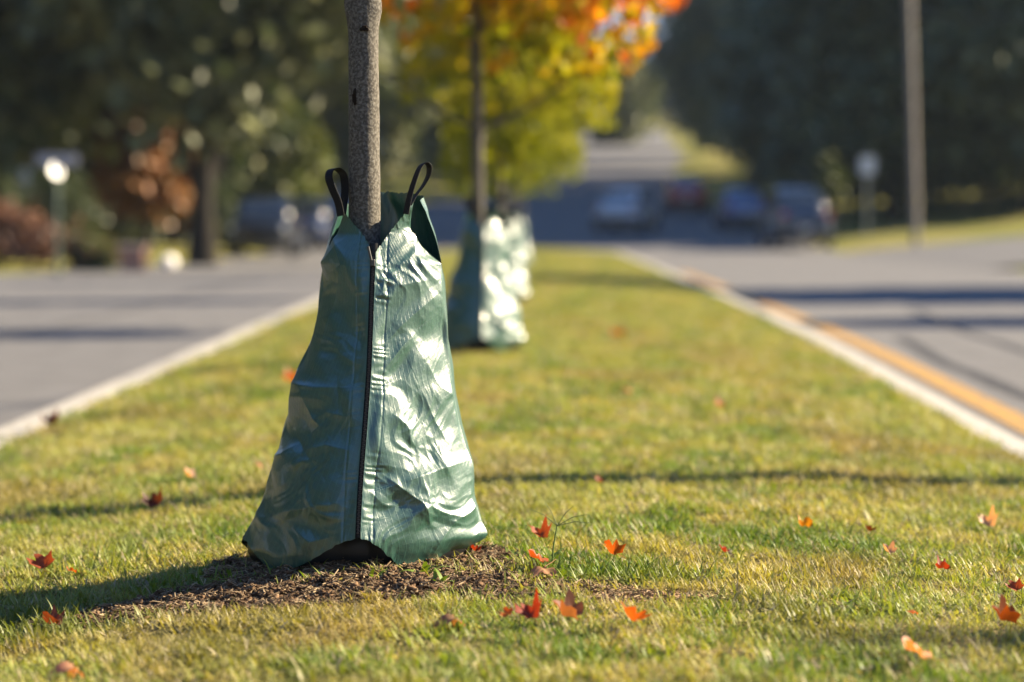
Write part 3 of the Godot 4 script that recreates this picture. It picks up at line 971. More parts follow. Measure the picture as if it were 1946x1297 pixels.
func big_tree(called: String, label: String, x: float, d: float, height: float, low: float, width: float, colors: Array, group: String, opt := {}) -> Node3D:
	var t := thing(called, Vector3(x, terrain_y(x, d), -d), label, "tree", group)
	var r0: float = opt.get("trunk", 0.22)
	var lean: Vector3 = opt.get("lean", Vector3(rng.randf_range(-0.5, 0.5), 0, rng.randf_range(-0.4, 0.4)))
	var forks := []
	for k in 6:
		var a := k * 2.3 + x
		forks.append([0.3 + 0.1 * k, Vector3(cos(a) * width * 0.6, height * 0.18, sin(a) * width * 0.6)])
	if opt.has("forks"): forks = opt.forks
	part("trunk", limbs(height * 0.86, r0, lean, forks), M.old_bark, t)
	var lobes := []
	var n: int = opt.get("lobes", 9)
	for k in n:
		var f := (k + 0.5) / n
		var y := lerpf(low, height, f)
		var w: float = width * (sin(PI * clampf(0.18 + 0.8 * f, 0, 1)) if not opt.get("cone", false) else 1.05 - 0.85 * f)
		var a := k * 2.4 + x * 1.7
		var off := w * 0.45
		var rr := maxf(w * rng.randf_range(0.55, 0.75), 0.12)
		lobes.append([Vector3(cos(a) * off + lean.x * f, y, sin(a) * off + lean.z * f), Vector3(rr, rr * rng.randf_range(0.6, 0.85) + (height - low) / n * 0.35, rr)])
	crown(t, M.cluster, lobes, opt.get("count", 2200), opt.get("size", [0.8, 1.5]), colors, M.foliage, opt.get("hollow", 0.3))
	return t

func young_tree(k: int, at: Vector2, label: String, colors: Array, count: int) -> Node3D:
	var y0 := median_y(at.x, at.y)
	var t := thing("young_maple", Vector3(at.x, y0, -at.y), label, "tree", "young street trees along the median")
	# trunk with slight wobble, taper, root flare and swollen branch collars
	var nu := 33
	var nv := 181
	var p := PackedVector3Array()
	var uv := PackedVector2Array()
	var top := 3.4
	for j in nv:
		var y := -0.06 + (top + 0.06) * j / (nv - 1)
		var r := 0.0375 - 0.0042 * minf(y, 1.2) - 0.0085 * maxf(y - 1.2, 0.0) + 0.03 * exp(-maxf(y, 0.0) / 0.05)
		for i in nu:
			var f := TAU * i / (nu - 1)
			var rr := r * (1.0 + 0.035 * n_soft.get_noise_3d(cos(f) * 1.5, y * 4.0 + k * 9.0, sin(f) * 1.5))
			rr += 0.0012 * n_fine.get_noise_3d(cos(f) * 4.0, y * 30.0, sin(f) * 4.0 + k)
			for c in [[1.205, PI, 0.009], [1.200, 0.0, 0.009]]:
				var da := absf(angle_difference(f, c[1]))
				rr += c[2] * exp(-pow((y - c[0]) / 0.032, 2.0) - pow(da / 0.75, 2.0))
			p.append(Vector3(cos(f) * rr + 0.0015 * sin(y * 2.2 + k) - 0.002 * y, y, sin(f) * rr))
			uv.append(Vector2(1.0 * i / (nu - 1), y / 0.21))
	part("trunk", grid_mesh(p, nu, nv, uv, true, PackedColorArray(), true), M.bark, t)
	var forks := [[1.22, 0.06, 0.75], [1.23, 2.95, 0.6], [1.5, 4.6, 0.8], [1.75, 1.2, 0.9], [2.0, 3.3, 0.9], [2.3, 5.3, 0.8], [2.6, 0.4, 0.7], [2.9, 2.4, 0.6]]
	if k == 0:
		for sc in [[1.150, 1.45, 0.0105, 0.0062], [1.003, 2.12, 0.0048, 0.018]]:
			var s := part("scar", scar_mesh(sc[2], sc[3]), M.scar, t)
			var rr: float = 0.0375 - 0.0042 * sc[0]
			s.position = Vector3(cos(sc[1]) * rr * 0.985 + 0.0015 * sin(sc[0] * 2.2) - 0.002 * sc[0], sc[0], sin(sc[1]) * rr * 0.985)
			s.rotation.y = PI * 0.5 - sc[1]
	for fk in forks:
		if k == 0 and fk[0] < 1.4: fk[0] = 2.15
		var a: Vector3 = Vector3(0, fk[0], 0)
		var dir := Vector3(cos(fk[1]), 0.55, sin(fk[1])) * float(fk[2])
		part("branch", tube([a, a + dir * 0.35 + Vector3(0, -0.03, 0), a + dir * 0.7, a + dir], [0.014, 0.011, 0.008, 0.003], 7), M.bark, t)
	if count > 0:
		var low: float = 2.1 if k == 0 else [0, 1.42, 0.95, 0.9, 1.0, 1.1][k]
		var lobes := []
		for j in 11:
			var f := j / 10.0
			var y: float = lerpf(low + 0.45, 3.9, f)
			var w := (0.78 if k == 1 else 0.95) * sin(PI * (0.30 + 0.62 * f))
			var a := j * 2.4 + k
			lobes.append([Vector3(cos(a) * w * 0.6 + (0.30 if k == 1 else 0.12), y, sin(a) * w * 0.6), Vector3(0.50, 0.42, 0.60)])
		var places := []
		var tints := []
		for l in lobes:
			for q in count / lobes.size():
				var v: Vector3 = l[0] + Vector3(clampf(rng.randfn(), -1.5, 1.5), clampf(rng.randfn(), -1.6, 1.6), clampf(rng.randfn(), -1.5, 1.5)) * l[1] * 0.55
				if v.y < low - 0.1: continue
				if n_soft.get_noise_3d(v.x * 4.0, v.y * 4.0, v.z * 4.0 + k * 20.0) < -0.18: continue
				var s := rng.randf_range(0.85, 1.5)
				places.append(Transform3D(Basis.from_euler(Vector3(rng.randf_range(-0.2, 1.3), rng.randf() * TAU, rng.randf_range(-0.5, 0.5))).scaled(Vector3.ONE * s), v))
				tints.append(leaf_tint(k, v, low))
		scatter("crown", M.crown_leaf, M.leaf_crown, places, tints, t)
	return t

func leaf_tint(k: int, v: Vector3, low: float) -> Color:
	var out := Vector2(v.x - 0.15, v.z).length()
	var n := n_soft.get_noise_3d(v.x * 2.5, v.y * 2.5, v.z * 2.5 + 50.0 * k) + rng.randf_range(-0.25, 0.25)
	var f := clampf((v.y - low) * 0.65 + out * 0.35 + n * 0.7, 0.0, 1.6)
	var green := Color(0.10, 0.145, 0.010)
	var lime := Color(0.30, 0.32, 0.012)
	var yellow := Color(0.60, 0.42, 0.012)
	var orange := Color(0.62, 0.18, 0.014)
	var red := Color(0.46, 0.065, 0.016)
	if k == 0: f *= 0.9
	if k == 1: f = f * 0.80 + 0.0 + 0.30 * clampf(v.y - 1.35, 0.0, 0.8) + 0.12 * clampf(v.x - 0.3, 0.0, 0.8)
	if k == 2: f = f * 0.24 + 0.04
	if k >= 3: f = f * 0.22
	if f < 0.25: return green.lerp(lime, f / 0.25)
	if f < 0.5: return lime.lerp(yellow, (f - 0.25) / 0.25)
	if f < 0.78: return yellow.lerp(orange, (f - 0.5) / 0.28)
	return orange.lerp(red, minf((f - 0.78) / 0.45, 1.0))

func scar_mesh(w: float, h: float) -> ArrayMesh:
	var p := PackedVector3Array()
	var uv := PackedVector2Array()
	for j in 9:
		for i in 17:
			var f := TAU * i / 16.0
			var r := j / 8.0
			var e := 1.0 + 0.2 * sin(f * 3.0 + w * 900.0) + 0.12 * sin(f * 7.0)
			var bulge := 0.0022 + 0.0018 * exp(-pow((r - 0.75) / 0.22, 2.0))
			var x := cos(f) * w * r * e
			p.append(Vector3(x, sin(f) * h * r * e, bulge + 0.0012 - x * x / (2.0 * 0.033) - (0.0055 if j == 8 else 0.0)))
			uv.append(Vector2(f, r))
	return grid_mesh(p, 17, 9, uv)

# ---------------------------------------------------------------- cars and street things

func loft(stations: Array) -> ArrayMesh:
	# cross sections [x along, half width low, half width high, y low, y high] joined into a closed rounded body; x runs along the car
	var nu := 21
	var p := PackedVector3Array()
	var uv := PackedVector2Array()
	for s in stations:
		for i in nu:
			var f := TAU * i / (nu - 1)
			var c := cos(f)
			var q := sin(f)
			var sx := signf(c) * pow(absf(c), 0.45)
			var sy := signf(q) * pow(absf(q), 0.45)
			var k := sy * 0.5 + 0.5
			p.append(Vector3(s[0], lerpf(s[3], s[4], k), sx * lerpf(s[1], s[2], k)))
			uv.append(Vector2(i, s[0]))
	return grid_mesh(p, nu, stations.size(), uv, false, PackedColorArray(), true)

func car(label: String, at: Vector3, turn: float, paint: Color, tall := 1.0, group := "cars along the street beyond the median") -> void:
	var t := thing("parked_car", at, label, "car", group)
	t.rotation.y = turn
	var pm := mat(paint, 0.28, 0.5)
	pm.clearcoat_enabled = true
	pm.clearcoat = 0.8
	pm.clearcoat_roughness = 0.06
	var h := tall
	part("body", loft([[-2.22, 0.02, 0.02, 0.45, 0.6], [-2.21, 0.62, 0.6, 0.36, 0.72 * h], [-2.1, 0.8, 0.72, 0.27, 0.84 * h], [-1.5, 0.88, 0.78, 0.24, 0.90 * h], [-0.8, 0.9, 0.82, 0.22, 0.93 * h], [0.6, 0.9, 0.82, 0.22, 0.93 * h], [1.5, 0.88, 0.78, 0.24, 0.94 * h], [2.05, 0.82, 0.72, 0.28, 0.92 * h], [2.16, 0.66, 0.62, 0.36, 0.84 * h], [2.17, 0.02, 0.02, 0.5, 0.6]]), pm, t)
	part("cabin", loft([[-1.02, 0.02, 0.02, 0.86 * h, 0.9 * h], [-1.0, 0.72, 0.66, 0.82 * h, 0.94 * h], [-0.35, 0.78, 0.60, 0.82 * h, 1.40 * h], [0.3, 0.79, 0.61, 0.82 * h, 1.46 * h], [1.1, 0.78, 0.60, 0.82 * h, 1.40 * h], [1.78, 0.70, 0.64, 0.82 * h, 0.99 * h], [1.80, 0.02, 0.02, 0.86 * h, 0.9 * h]]), pm, t)
	var ws := part("windscreen", box(Vector3(0.03, 0.56 * h, 1.16), 0.012), M.glass_dark, t)
	ws.position = Vector3(-0.695, 1.16 * h, 0)
	ws.rotation.z = -0.96
	var rw := part("rear_window", box(Vector3(0.03, 0.52 * h, 1.12), 0.012), M.glass_dark, t)
	rw.position = Vector3(1.46, 1.19 * h, 0)
	rw.rotation.z = 1.0
	for s in [-1, 1]:
		for wx in [[-0.18, 0.72], [0.72, 0.78]]:
			var w := part("side_window", box(Vector3(wx[1], 0.32 * h, 0.03), 0.012), M.glass_dark, t)
			w.position = Vector3(wx[0], 1.16 * h, s * 0.71)
			w.rotation.x = -s * 0.3
		var mir := part("mirror", box(Vector3(0.12, 0.12, 0.18), 0.03), pm, t)
		mir.position = Vector3(-0.72, 0.98 * h, s * 0.93)
		for x in [-1.36, 1.34]:
			var wheel := Node3D.new()
			wheel.name = "wheel"
			t.add_child(wheel, true)
			wheel.position = Vector3(x, 0.32, s * 0.80)
			part("tyre", tube([Vector3(0, 0, -0.11), Vector3(0, 0, -0.08), Vector3(0, 0, 0.08), Vector3(0, 0, 0.11)], [0.28, 0.32, 0.32, 0.28], 20), M.tyre, wheel)
			var rim := part("rim", tube([Vector3(0, 0, -0.01), Vector3(0, 0, 0.01)], [0.20, 0.19], 16), M.chrome, wheel)
			rim.position.z = s * 0.115
		var hl := part("headlight", box(Vector3(0.1, 0.13, 0.36), 0.04), M.lamp_clear, t)
		hl.position = Vector3(-2.14, 0.66 * h, s * 0.56)
		var tl := part("tail_light", box(Vector3(0.08, 0.16, 0.32), 0.03), M.lamp_red, t)
		tl.position = Vector3(2.12, 0.76 * h, s * 0.58)
	var gr := part("grille", box(Vector3(0.06, 0.16, 0.62), 0.02), M.trim_black, t)
	gr.position = Vector3(-2.20, 0.55 * h, 0)
	var bp := part("bumper", box(Vector3(0.12, 0.12, 1.5), 0.04), M.trim_black, t)
	bp.position = Vector3(2.14, 0.42, 0)
	var bf := part("bumper", box(Vector3(0.12, 0.12, 1.45), 0.04), M.trim_black, t)
	bf.position = Vector3(-2.18, 0.38, 0)
	var pl := part("number_plate", box(Vector3(0.02, 0.13, 0.32), 0.004), M.plate, t)
	pl.position = Vector3(2.19, 0.60, 0)

func pole(at: Vector3, label: String, height: float, lean: float) -> Node3D:
	var t := thing("utility_pole", at, label, "utility pole", "wooden utility poles on the right")
	part("post", tube([Vector3(0, -0.4, 0), Vector3(lean * 0.5, height * 0.5, 0), Vector3(lean, height, 0)], [0.115, 0.105, 0.095], 14), M.wood_pole, t)
	var arm := part("crossarm", box(Vector3(2.2, 0.12, 0.10), 0.015), M.wood_pole, t)
	arm.position = Vector3(lean * 0.95, height * 0.94, 0.17)
	for k in 3:
		var i := part("insulator", tube([Vector3(0, 0, 0), Vector3(0, 0.05, 0), Vector3(0, 0.09, 0), Vector3(0, 0.14, 0)], [0.03, 0.05, 0.03, 0.04], 10), M.lamp_clear, t)
		i.position = Vector3(lean * 0.95 + (k - 1) * 0.95, height * 0.94 + 0.06, 0.17)
	return t

func wire(a: Vector3, b: Vector3, sag: float, label: String) -> void:
	var path := []
	var rad := []
	for k in 33:
		var f := k / 32.0
		path.append(a.lerp(b, f) + Vector3(0, -sag * 4.0 * f * (1.0 - f), 0))
		rad.append(0.010)
	var o := part("overhead_wire", tube(path, rad, 6), M.wire, self)
	tag(o, label, "wire", "wires strung between the utility poles")

func shrub(called: String, label: String, x: float, d: float, r: Vector3, colors: Array, count: int, y := 0.0, group := "") -> void:
	var t := thing(called, Vector3(x, terrain_y(x, d), -d), label, "shrub", group)
	var st := SurfaceTool.new()
	st.begin(Mesh.PRIMITIVE_TRIANGLES)
	for k in 5:
		var a := k * 1.26
		tube_into(st, [Vector3(cos(a) * 0.05, -0.05, sin(a) * 0.05), Vector3(cos(a) * r.x * 0.4, y + r.y * 0.7, sin(a) * r.z * 0.4)], [0.02, 0.008], 6, false)
	st.generate_normals()
	part("stems", st.commit(), M.old_bark, t)
	var lobes := [[Vector3(0, y + r.y * 0.8, 0), r * 0.8]]
	for k in 5:
		var a := k * 1.26 + x
		lobes.append([Vector3(cos(a) * r.x * 0.5, y + r.y * (0.6 + 0.3 * sin(k * 2.0)), sin(a) * r.z * 0.5), r * 0.55])
	crown(t, M.cluster, lobes, count, [0.28, 0.5], colors, M.foliage, 0.3)

func house() -> void:
	var t := thing("brick_house", Vector3(-18.2, terrain_y(-18.2, 74.0), -74.0), "dark brick house with white porch column behind the left trees", "house")
	var brick := mat(Color.WHITE, 0.9, 0.3)
	brick.albedo_texture = ramp_texture(noise_image(128, 0.08, 91, 3), [[0.2, Color(0.10, 0.05, 0.035)], [0.8, Color(0.19, 0.10, 0.07)]])
	brick.uv1_triplanar = true
	var white := mat(lin(0.78, 0.77, 0.74), 0.5)
	var roofm := mat(lin(0.06, 0.06, 0.065), 0.9)
	var w := part("wall", box(Vector3(7.0, 5.2, 7.0), 0.02), brick, t)
	w.position = Vector3(0, 2.4, -3.0)
	var st := SurfaceTool.new()
	st.begin(Mesh.PRIMITIVE_TRIANGLES)
	var e := [Vector3(-3.9, 5.0, 0.9), Vector3(3.9, 5.0, 0.9), Vector3(3.9, 5.0, -6.9), Vector3(-3.9, 5.0, -6.9), Vector3(-3.9, 7.4, -3.0), Vector3(3.9, 7.4, -3.0)]
	for tri in [[0, 4, 5], [0, 5, 1], [2, 5, 4], [2, 4, 3], [0, 3, 4], [1, 5, 2], [0, 1, 2], [0, 2, 3]]:
		st.set_smooth_group(-1)
		for k in tri: st.add_vertex(e[k])
	st.generate_normals()
	part("roof", st.commit(), roofm, t)
	var ch := part("chimney", box(Vector3(0.8, 2.2, 0.8), 0.02), brick, t)
	ch.position = Vector3(-2.0, 7.4, -3.2)
	for x in [-2.1, 0.2]:
		var wn := part("window", box(Vector3(1.2, 1.5, 0.06), 0.01), M.glass_dark, t)
		wn.position = Vector3(x, 3.7, 0.54)
		for s in [-1, 1]:
			var fr := part("frame", box(Vector3(0.1, 1.6, 0.1), 0.01), white, wn)
			fr.position = Vector3(s * 0.62, 0, 0.02)
			var fh := part("frame", box(Vector3(1.14, 0.1, 0.1), 0.01), white, wn)
			fh.position = Vector3(0, s * 0.76, 0.02)
	var pr := part("porch_roof", box(Vector3(3.0, 0.25, 2.2), 0.03), roofm, t)
	pr.position = Vector3(2.8, 4.25, 1.8)
	for x in [1.6, 3.9]:
		var c := part("porch_column", tube([Vector3(0, 0, 0), Vector3(0, 0.2, 0), Vector3(0, 0.25, 0), Vector3(0, 3.9, 0), Vector3(0, 4.12, 0)], [0.26, 0.26, 0.2, 0.17, 0.24], 16), white, t)
		c.position = Vector3(x, 0.0, 2.5)
	var dr := part("door", box(Vector3(1.0, 2.1, 0.08), 0.01), mat(lin(0.12, 0.02, 0.018), 0.4), t)
	dr.position = Vector3(2.4, 1.0, 0.55)

func street_sign() -> void:
	var x := -7.9
	var d := 42.0
	var t := thing("street_sign", Vector3(x, terrain_y(x, d), -d), "green sign post with grey name blade and white disc at far left", "street sign")
	var green := mat(lin(0.03, 0.055, 0.04), 0.6)
	part("post", tube([Vector3(0, -0.3, 0), Vector3(0, 1.1, 0), Vector3(0, 2.02, 0)], [0.055, 0.05, 0.045], 12), green, t)
	var b := part("name_blade", box(Vector3(0.72, 0.20, 0.02), 0.006), mat(lin(0.34, 0.33, 0.36), 0.5), t)
	b.position = Vector3(0.0, 2.06, -0.03)
	var w := part("round_disc", tube([Vector3(0, 0, -0.012), Vector3(0, 0, -0.008), Vector3(0, 0, 0.008), Vector3(0, 0, 0.012)], [0.13, 0.135, 0.135, 0.13], 28), mat(lin(0.82, 0.82, 0.80), 0.35), t)
	w.position = Vector3(0, 1.87, 0.07)
	w.rotation = Vector3(-0.25, 0.9, 0)

# ---------------------------------------------------------------- ribbons of ground

func ribbon(ds: Array, left: Callable, right: Callable, height: Callable, across: int, color = null) -> ArrayMesh:
	var p := PackedVector3Array()
	var uv := PackedVector2Array()
	var cols := PackedColorArray()
	for d in ds:
		var a: float = left.call(d)
		var b: float = right.call(d)
		for i in across:
			var x := lerpf(a, b, float(i) / (across - 1))
			p.append(Vector3(x, height.call(x, d), -d))
			uv.append(Vector2(x, d))
			if color != null: cols.append(color.call(x, d))
	return grid_mesh(p, across, ds.size(), uv, false, cols)

func steps(a: float, b: float, n: int) -> Array:
	var out := []
	for k in n + 1: out.append(lerpf(a, b, float(k) / n))
	return out

func structure(called: String, mesh: Mesh, material: Material) -> MeshInstance3D:
	var o := part(called, mesh, material, self)
	o.set_meta("kind", "structure")
	return o

func kerb_profile(side: int, d: float) -> Array:
	# points from the grass edge over the top and the rounded nose down to the road
	var x := LEFT_KERB if side < 0 else right_kerb(d)
	x += 0.008 * n_soft.get_noise_1d(d * 1.5 + side * 40.0)
	var o := side * 1.0
	return [Vector3(x, KERB_TOP - 0.2, -d), Vector3(x, KERB_TOP - 0.006, -d), Vector3(x + o * 0.012, KERB_TOP + 0.004, -d), Vector3(x + o * 0.165, KERB_TOP + 0.002, -d), Vector3(x + o * 0.192, KERB_TOP - 0.012, -d), Vector3(x + o * 0.200, KERB_TOP - 0.035, -d), Vector3(x + o * 0.212, ROAD_Y - 0.05, -d)]

# ---------------------------------------------------------------- the scene

func _ready() -> void:
	rng.seed = 20240917
	n_soft.noise_type = FastNoiseLite.TYPE_SIMPLEX_SMOOTH
	n_soft.frequency = 1.0
	n_soft.fractal_octaves = 2
	n_soft.seed = 3
	n_fine.noise_type = FastNoiseLite.TYPE_SIMPLEX_SMOOTH
	n_fine.frequency = 1.0
	n_fine.fractal_octaves = 2
	n_fine.seed = 8
	n_ridge.noise_type = FastNoiseLite.TYPE_CELLULAR
	n_ridge.cellular_distance_function = FastNoiseLite.DISTANCE_EUCLIDEAN
	n_ridge.cellular_return_type = FastNoiseLite.RETURN_DISTANCE2_SUB
	n_ridge.cellular_jitter = 1.0
	n_ridge.fractal_type = FastNoiseLite.FRACTAL_NONE
	n_ridge.frequency = 1.0
	n_ridge.fractal_octaves = 1
	n_ridge.seed = 12
	base_y = median_y(TREE_X, TREE_D)

	# camera: a short telephoto, wide open, focused on the front of the nearest bag
	var cam := Camera3D.new()
	cam.name = "camera"
	add_child(cam)
	var lens := CameraAttributesPhysical.new()
	lens.frustum_focal_length = 124.0
	lens.frustum_focus_distance = 5.06
	lens.frustum_near = 0.05
	lens.frustum_far = 900.0
	lens.exposure_aperture = 2.9
	cam.attributes = lens
	cam.fov = 16.07
	cam.near = 0.05
	cam.far = 900.0
	cam.position = Vector3(0, base_y + 0.743, 0)
	cam.rotation_degrees = Vector3(-2.909, 0, 0)
	cam.current = true

	var env := Environment.new()
	env.background_mode = Environment.BG_SKY
	var sky := Sky.new()
	var sm := ProceduralSkyMaterial.new()
	sm.sky_top_color = lin(0.10, 0.22, 0.52)
	sm.sky_horizon_color = lin(0.52, 0.60, 0.70)
	sm.sky_curve = 0.12
	sm.ground_bottom_color = lin(0.10, 0.10, 0.08)
	sm.ground_horizon_color = lin(0.30, 0.30, 0.28)
	sm.sun_angle_max = 20.0
	sky.sky_material = sm
	env.sky = sky
	env.tonemap_mode = Environment.TONE_MAPPER_LINEAR
	env.tonemap_exposure = 3.9
	env.background_energy_multiplier = 0.37
	# thin autumn haze that greys the far trees
	env.fog_enabled = true
	env.fog_density = 0.0002
	env.fog_light_color = Color(0.80, 0.87, 0.95)
	env.sdfgi_enabled = true
	env.ssao_enabled = true
	env.ssil_enabled = true
	var we := WorldEnvironment.new()
	we.name = "world_environment"
	we.environment = env
	add_child(we)

	var sun := DirectionalLight3D.new()
	sun.name = "sun"
	add_child(sun)
	sun.light_energy = 1.6
	sun.light_color = Color(1.0, 0.93, 0.80)
	sun.light_angular_distance = 0.5
	sun.shadow_enabled = true
	sun.look_at_from_position(Vector3(0.855, 0.454, -0.250) * 50.0, Vector3.ZERO, Vector3.UP)

	make_materials()
	M.cluster = leaf_cluster(9, 0.42, 0.30, 77)
	M.crown_leaf = maple_leaf(0.8, 0.4, 31)
	M.leaf_crown = leaf_mat(0.5, Color(1.0, 0.95, 0.7))
	print("materials done")

	# the land under everything, the two carriageways, the median between them
	var far_steps := steps(-40.0, 60.0, 50) + steps(62.0, 120.0, 29) + steps(125.0, 420.0, 59)
	var turf := func(x: float, d: float) -> Color:
		var k := n_soft.get_noise_2d(x * 0.3, d * 0.3) + 0.4 * n_soft.get_noise_2d(x * 1.4, d * 1.4)
		return Color(0.17, 0.19, 0.03).lerp(Color(0.36, 0.31, 0.10), smoothstep(-0.4, 0.5, k))
	structure("ground", ribbon(far_steps, func(_d): return -160.0, func(_d): return 160.0, terrain_y, 241, turf), M.ground)
	var road_y := func(_x: float, d: float) -> float: return ROAD_Y + rise(d)
	structure("road", ribbon(steps(-30.0, 60.0, 60), left_verge, func(_d): return LEFT_KERB - 0.10, road_y, 5), M.asphalt)
	structure("road", ribbon(steps(-30.0, 60.0, 60), func(d): return right_kerb(d) + 0.10, right_verge, road_y, 5), M.asphalt)
	structure("road", ribbon(steps(60.0, 110.0, 25) + steps(114.0, 260.0, 36), left_verge, right_verge, road_y, 9), M.asphalt)
	# a side street leaves to the right between 47 and 67 metres
	structure("side_street", ribbon(steps(47.0, 67.5, 10), func(d): return right_verge(d) - 0.4, func(_d): return 90.0, func(x, d): return maxf(ROAD_Y + 0.004, terrain_y(x, d) + 0.02), 60), M.asphalt)
	var soil := func(x: float, d: float) -> Color:
		var b := bare(x, d) if d < 7.0 else 0.0
		var c := Color(0.33, 0.26, 0.11).lerp(Color(0.21, 0.20, 0.05), smoothstep(-0.4, 0.4, n_soft.get_noise_2d(x * 2.1 + 300.0, d * 1.3)))
		var dirt := Color(0.085, 0.052, 0.030).lerp(Color(0.40, 0.27, 0.165), smoothstep(0.10, 0.24, x))
		return c.lerp(dirt, b)
	var near := steps(-6.0, 2.3, 30) + steps(2.4, 8.0, 190) + steps(8.1, 20.0, 70) + steps(20.4, MEDIAN_END, 60)
	structure("median_ground", ribbon(near, func(_d): return LEFT_KERB + 0.004, func(d): return right_kerb(d) - 0.004, median_y, 120, soil), M.ground)
	for side in [-1, 1]:
		var p := PackedVector3Array()
		var uv := PackedVector2Array()
		var ds := steps(-6.0, MEDIAN_END + 0.3, 150)
		for d in ds:
			for v in kerb_profile(side, d):
				p.append(v)
				uv.append(Vector2(v.x, d))
		structure("kerb", grid_mesh(p, 7, ds.size(), uv, side < 0), M.concrete)
	# the rounded end of the median at the crossing
	var nose := PackedVector3Array()
	var nose_uv := PackedVector2Array()
	for k in 25:
		var f := PI * k / 24.0
		var mid := (LEFT_KERB + right_kerb(MEDIAN_END)) * 0.5
		var rad := (right_kerb(MEDIAN_END) - LEFT_KERB) * 0.5
		for e in [[0.0, KERB_TOP + 0.002], [rad - 0.02, KERB_TOP + 0.002], [rad + 0.15, KERB_TOP], [rad + 0.162, ROAD_Y - 0.05]]:
			nose.append(Vector3(mid + cos(f) * e[0], e[1], -MEDIAN_END - 0.3 - sin(f) * e[0]))
			nose_uv.append(Vector2(k, e[0]))
	structure("kerb", grid_mesh(nose, 4, 25, nose_uv, true), M.concrete)
	# yellow edge line beside the right kerb, worn away for a stretch, and tar seams further out
	for seg in [[-6.0, 44.0]]:
		var o := structure("yellow_line", ribbon(steps(seg[0], seg[1], 24), func(d): return right_kerb(d) * 1.15 + 0.20, func(d): return right_kerb(d) * 1.15 + 0.37, func(x, d): return ROAD_Y + 0.004, 2), M.yellow)
	for seam in [[[3.05, 10.0], [2.85, 13.0], [2.95, 16.0], [3.2, 20.0], 0.11], [[3.9, 13.0], [3.75, 16.5], [3.9, 20.0], [4.3, 26.0], 0.09], [[-4.2, 12.0], [-4.3, 18.0], [-4.1, 26.0], [-4.3, 40.0], 0.05]]:
		var c := Curve3D.new()
		for k in 4: c.add_point(Vector3(seam[k][0], 0, -seam[k][1]), Vector3(0, 0, 1.0), Vector3(0, 0, -1.0))
		var p := PackedVector3Array()
		var uv := PackedVector2Array()
		for k in 60:
			var q := c.sample_baked(c.get_baked_length() * k / 59.0)
			var w: float = seam[4] * (1.0 + 0.4 * n_fine.get_noise_1d(k * 0.5))
			for s in [-0.5, 0.5]:
				p.append(Vector3(q.x + s * w, ROAD_Y + 0.004, q.z))
				uv.append(Vector2(s, k))
		structure("tar_seam", grid_mesh(p, 2, 60, uv), M.tar)
	print("ground done")

	# the young trees and their bags
	var words := ["nearest", "second", "third", "fourth", "fifth", "sixth"]
	var leafy := [900, 4800, 4600, 3400, 2200, 1500]
	for k in median_trees.size():
		var lb: String = ["slim grey trunk of the nearest young tree, wrapped by the sharp bag", "second young tree, red, orange and yellow leaves, behind the nearest trunk", "third young tree with yellow green leaves just behind the second", "fourth young tree with olive green crown behind the yellow ones", "fifth young tree, small and green, far up the median", "sixth and farthest young tree on the median"][k]
		young_tree(k, median_trees[k], lb, [], leafy[k])
	var bag := make_bag()
	bag.position = Vector3(TREE_X, base_y, -TREE_D)
	bag.set_meta("label", "large sharp green watering bag with black zipper round the nearest trunk")
	for k in range(1, 5):
		var b: Node3D = bag.duplicate()
		b.name = numbered("watering_bag")
		add_child(b)
		var at := median_trees[k]
		b.position = Vector3(at.x, median_y(at.x, at.y), -at.y)
		b.rotation.y = [0.0, 0.10, -0.12, 0.3, -0.2][k]
		b.scale = Vector3(1.0, [1.0, 1.0, 0.97, 1.02, 1.0][k], 1.0)
		b.set_meta("label", "blurred green watering bag on the %s tree up the median" % words[k])
	print("bags done")

	# lawn
	make_grass()
	make_mulch()
	make_fallen_leaves()
	weed(Vector3(-0.185, median_y(-0.185, 5.0), -4.985), "broad leaved bright weed under the bag's right hem", 7, 0.060, 5)
	weed(Vector3(-0.29, median_y(-0.29, 4.98), -4.97), "thin weed sprouting under the zipper arch", 6, 0.045, 6)
	weed(Vector3(-0.42, median_y(-0.42, 5.0), -4.99), "low rounded weed under the bag's left hem", 6, 0.040, 7)
	weed(Vector3(-0.15, median_y(-0.15, 4.90), -4.90), "small weed on the bare soil before the bag's right corner", 6, 0.045, 8)
	crabgrass(Vector3(0.085, median_y(0.085, 5.15), -5.15))
	print("grass done")

	make_background()
	print("all done")

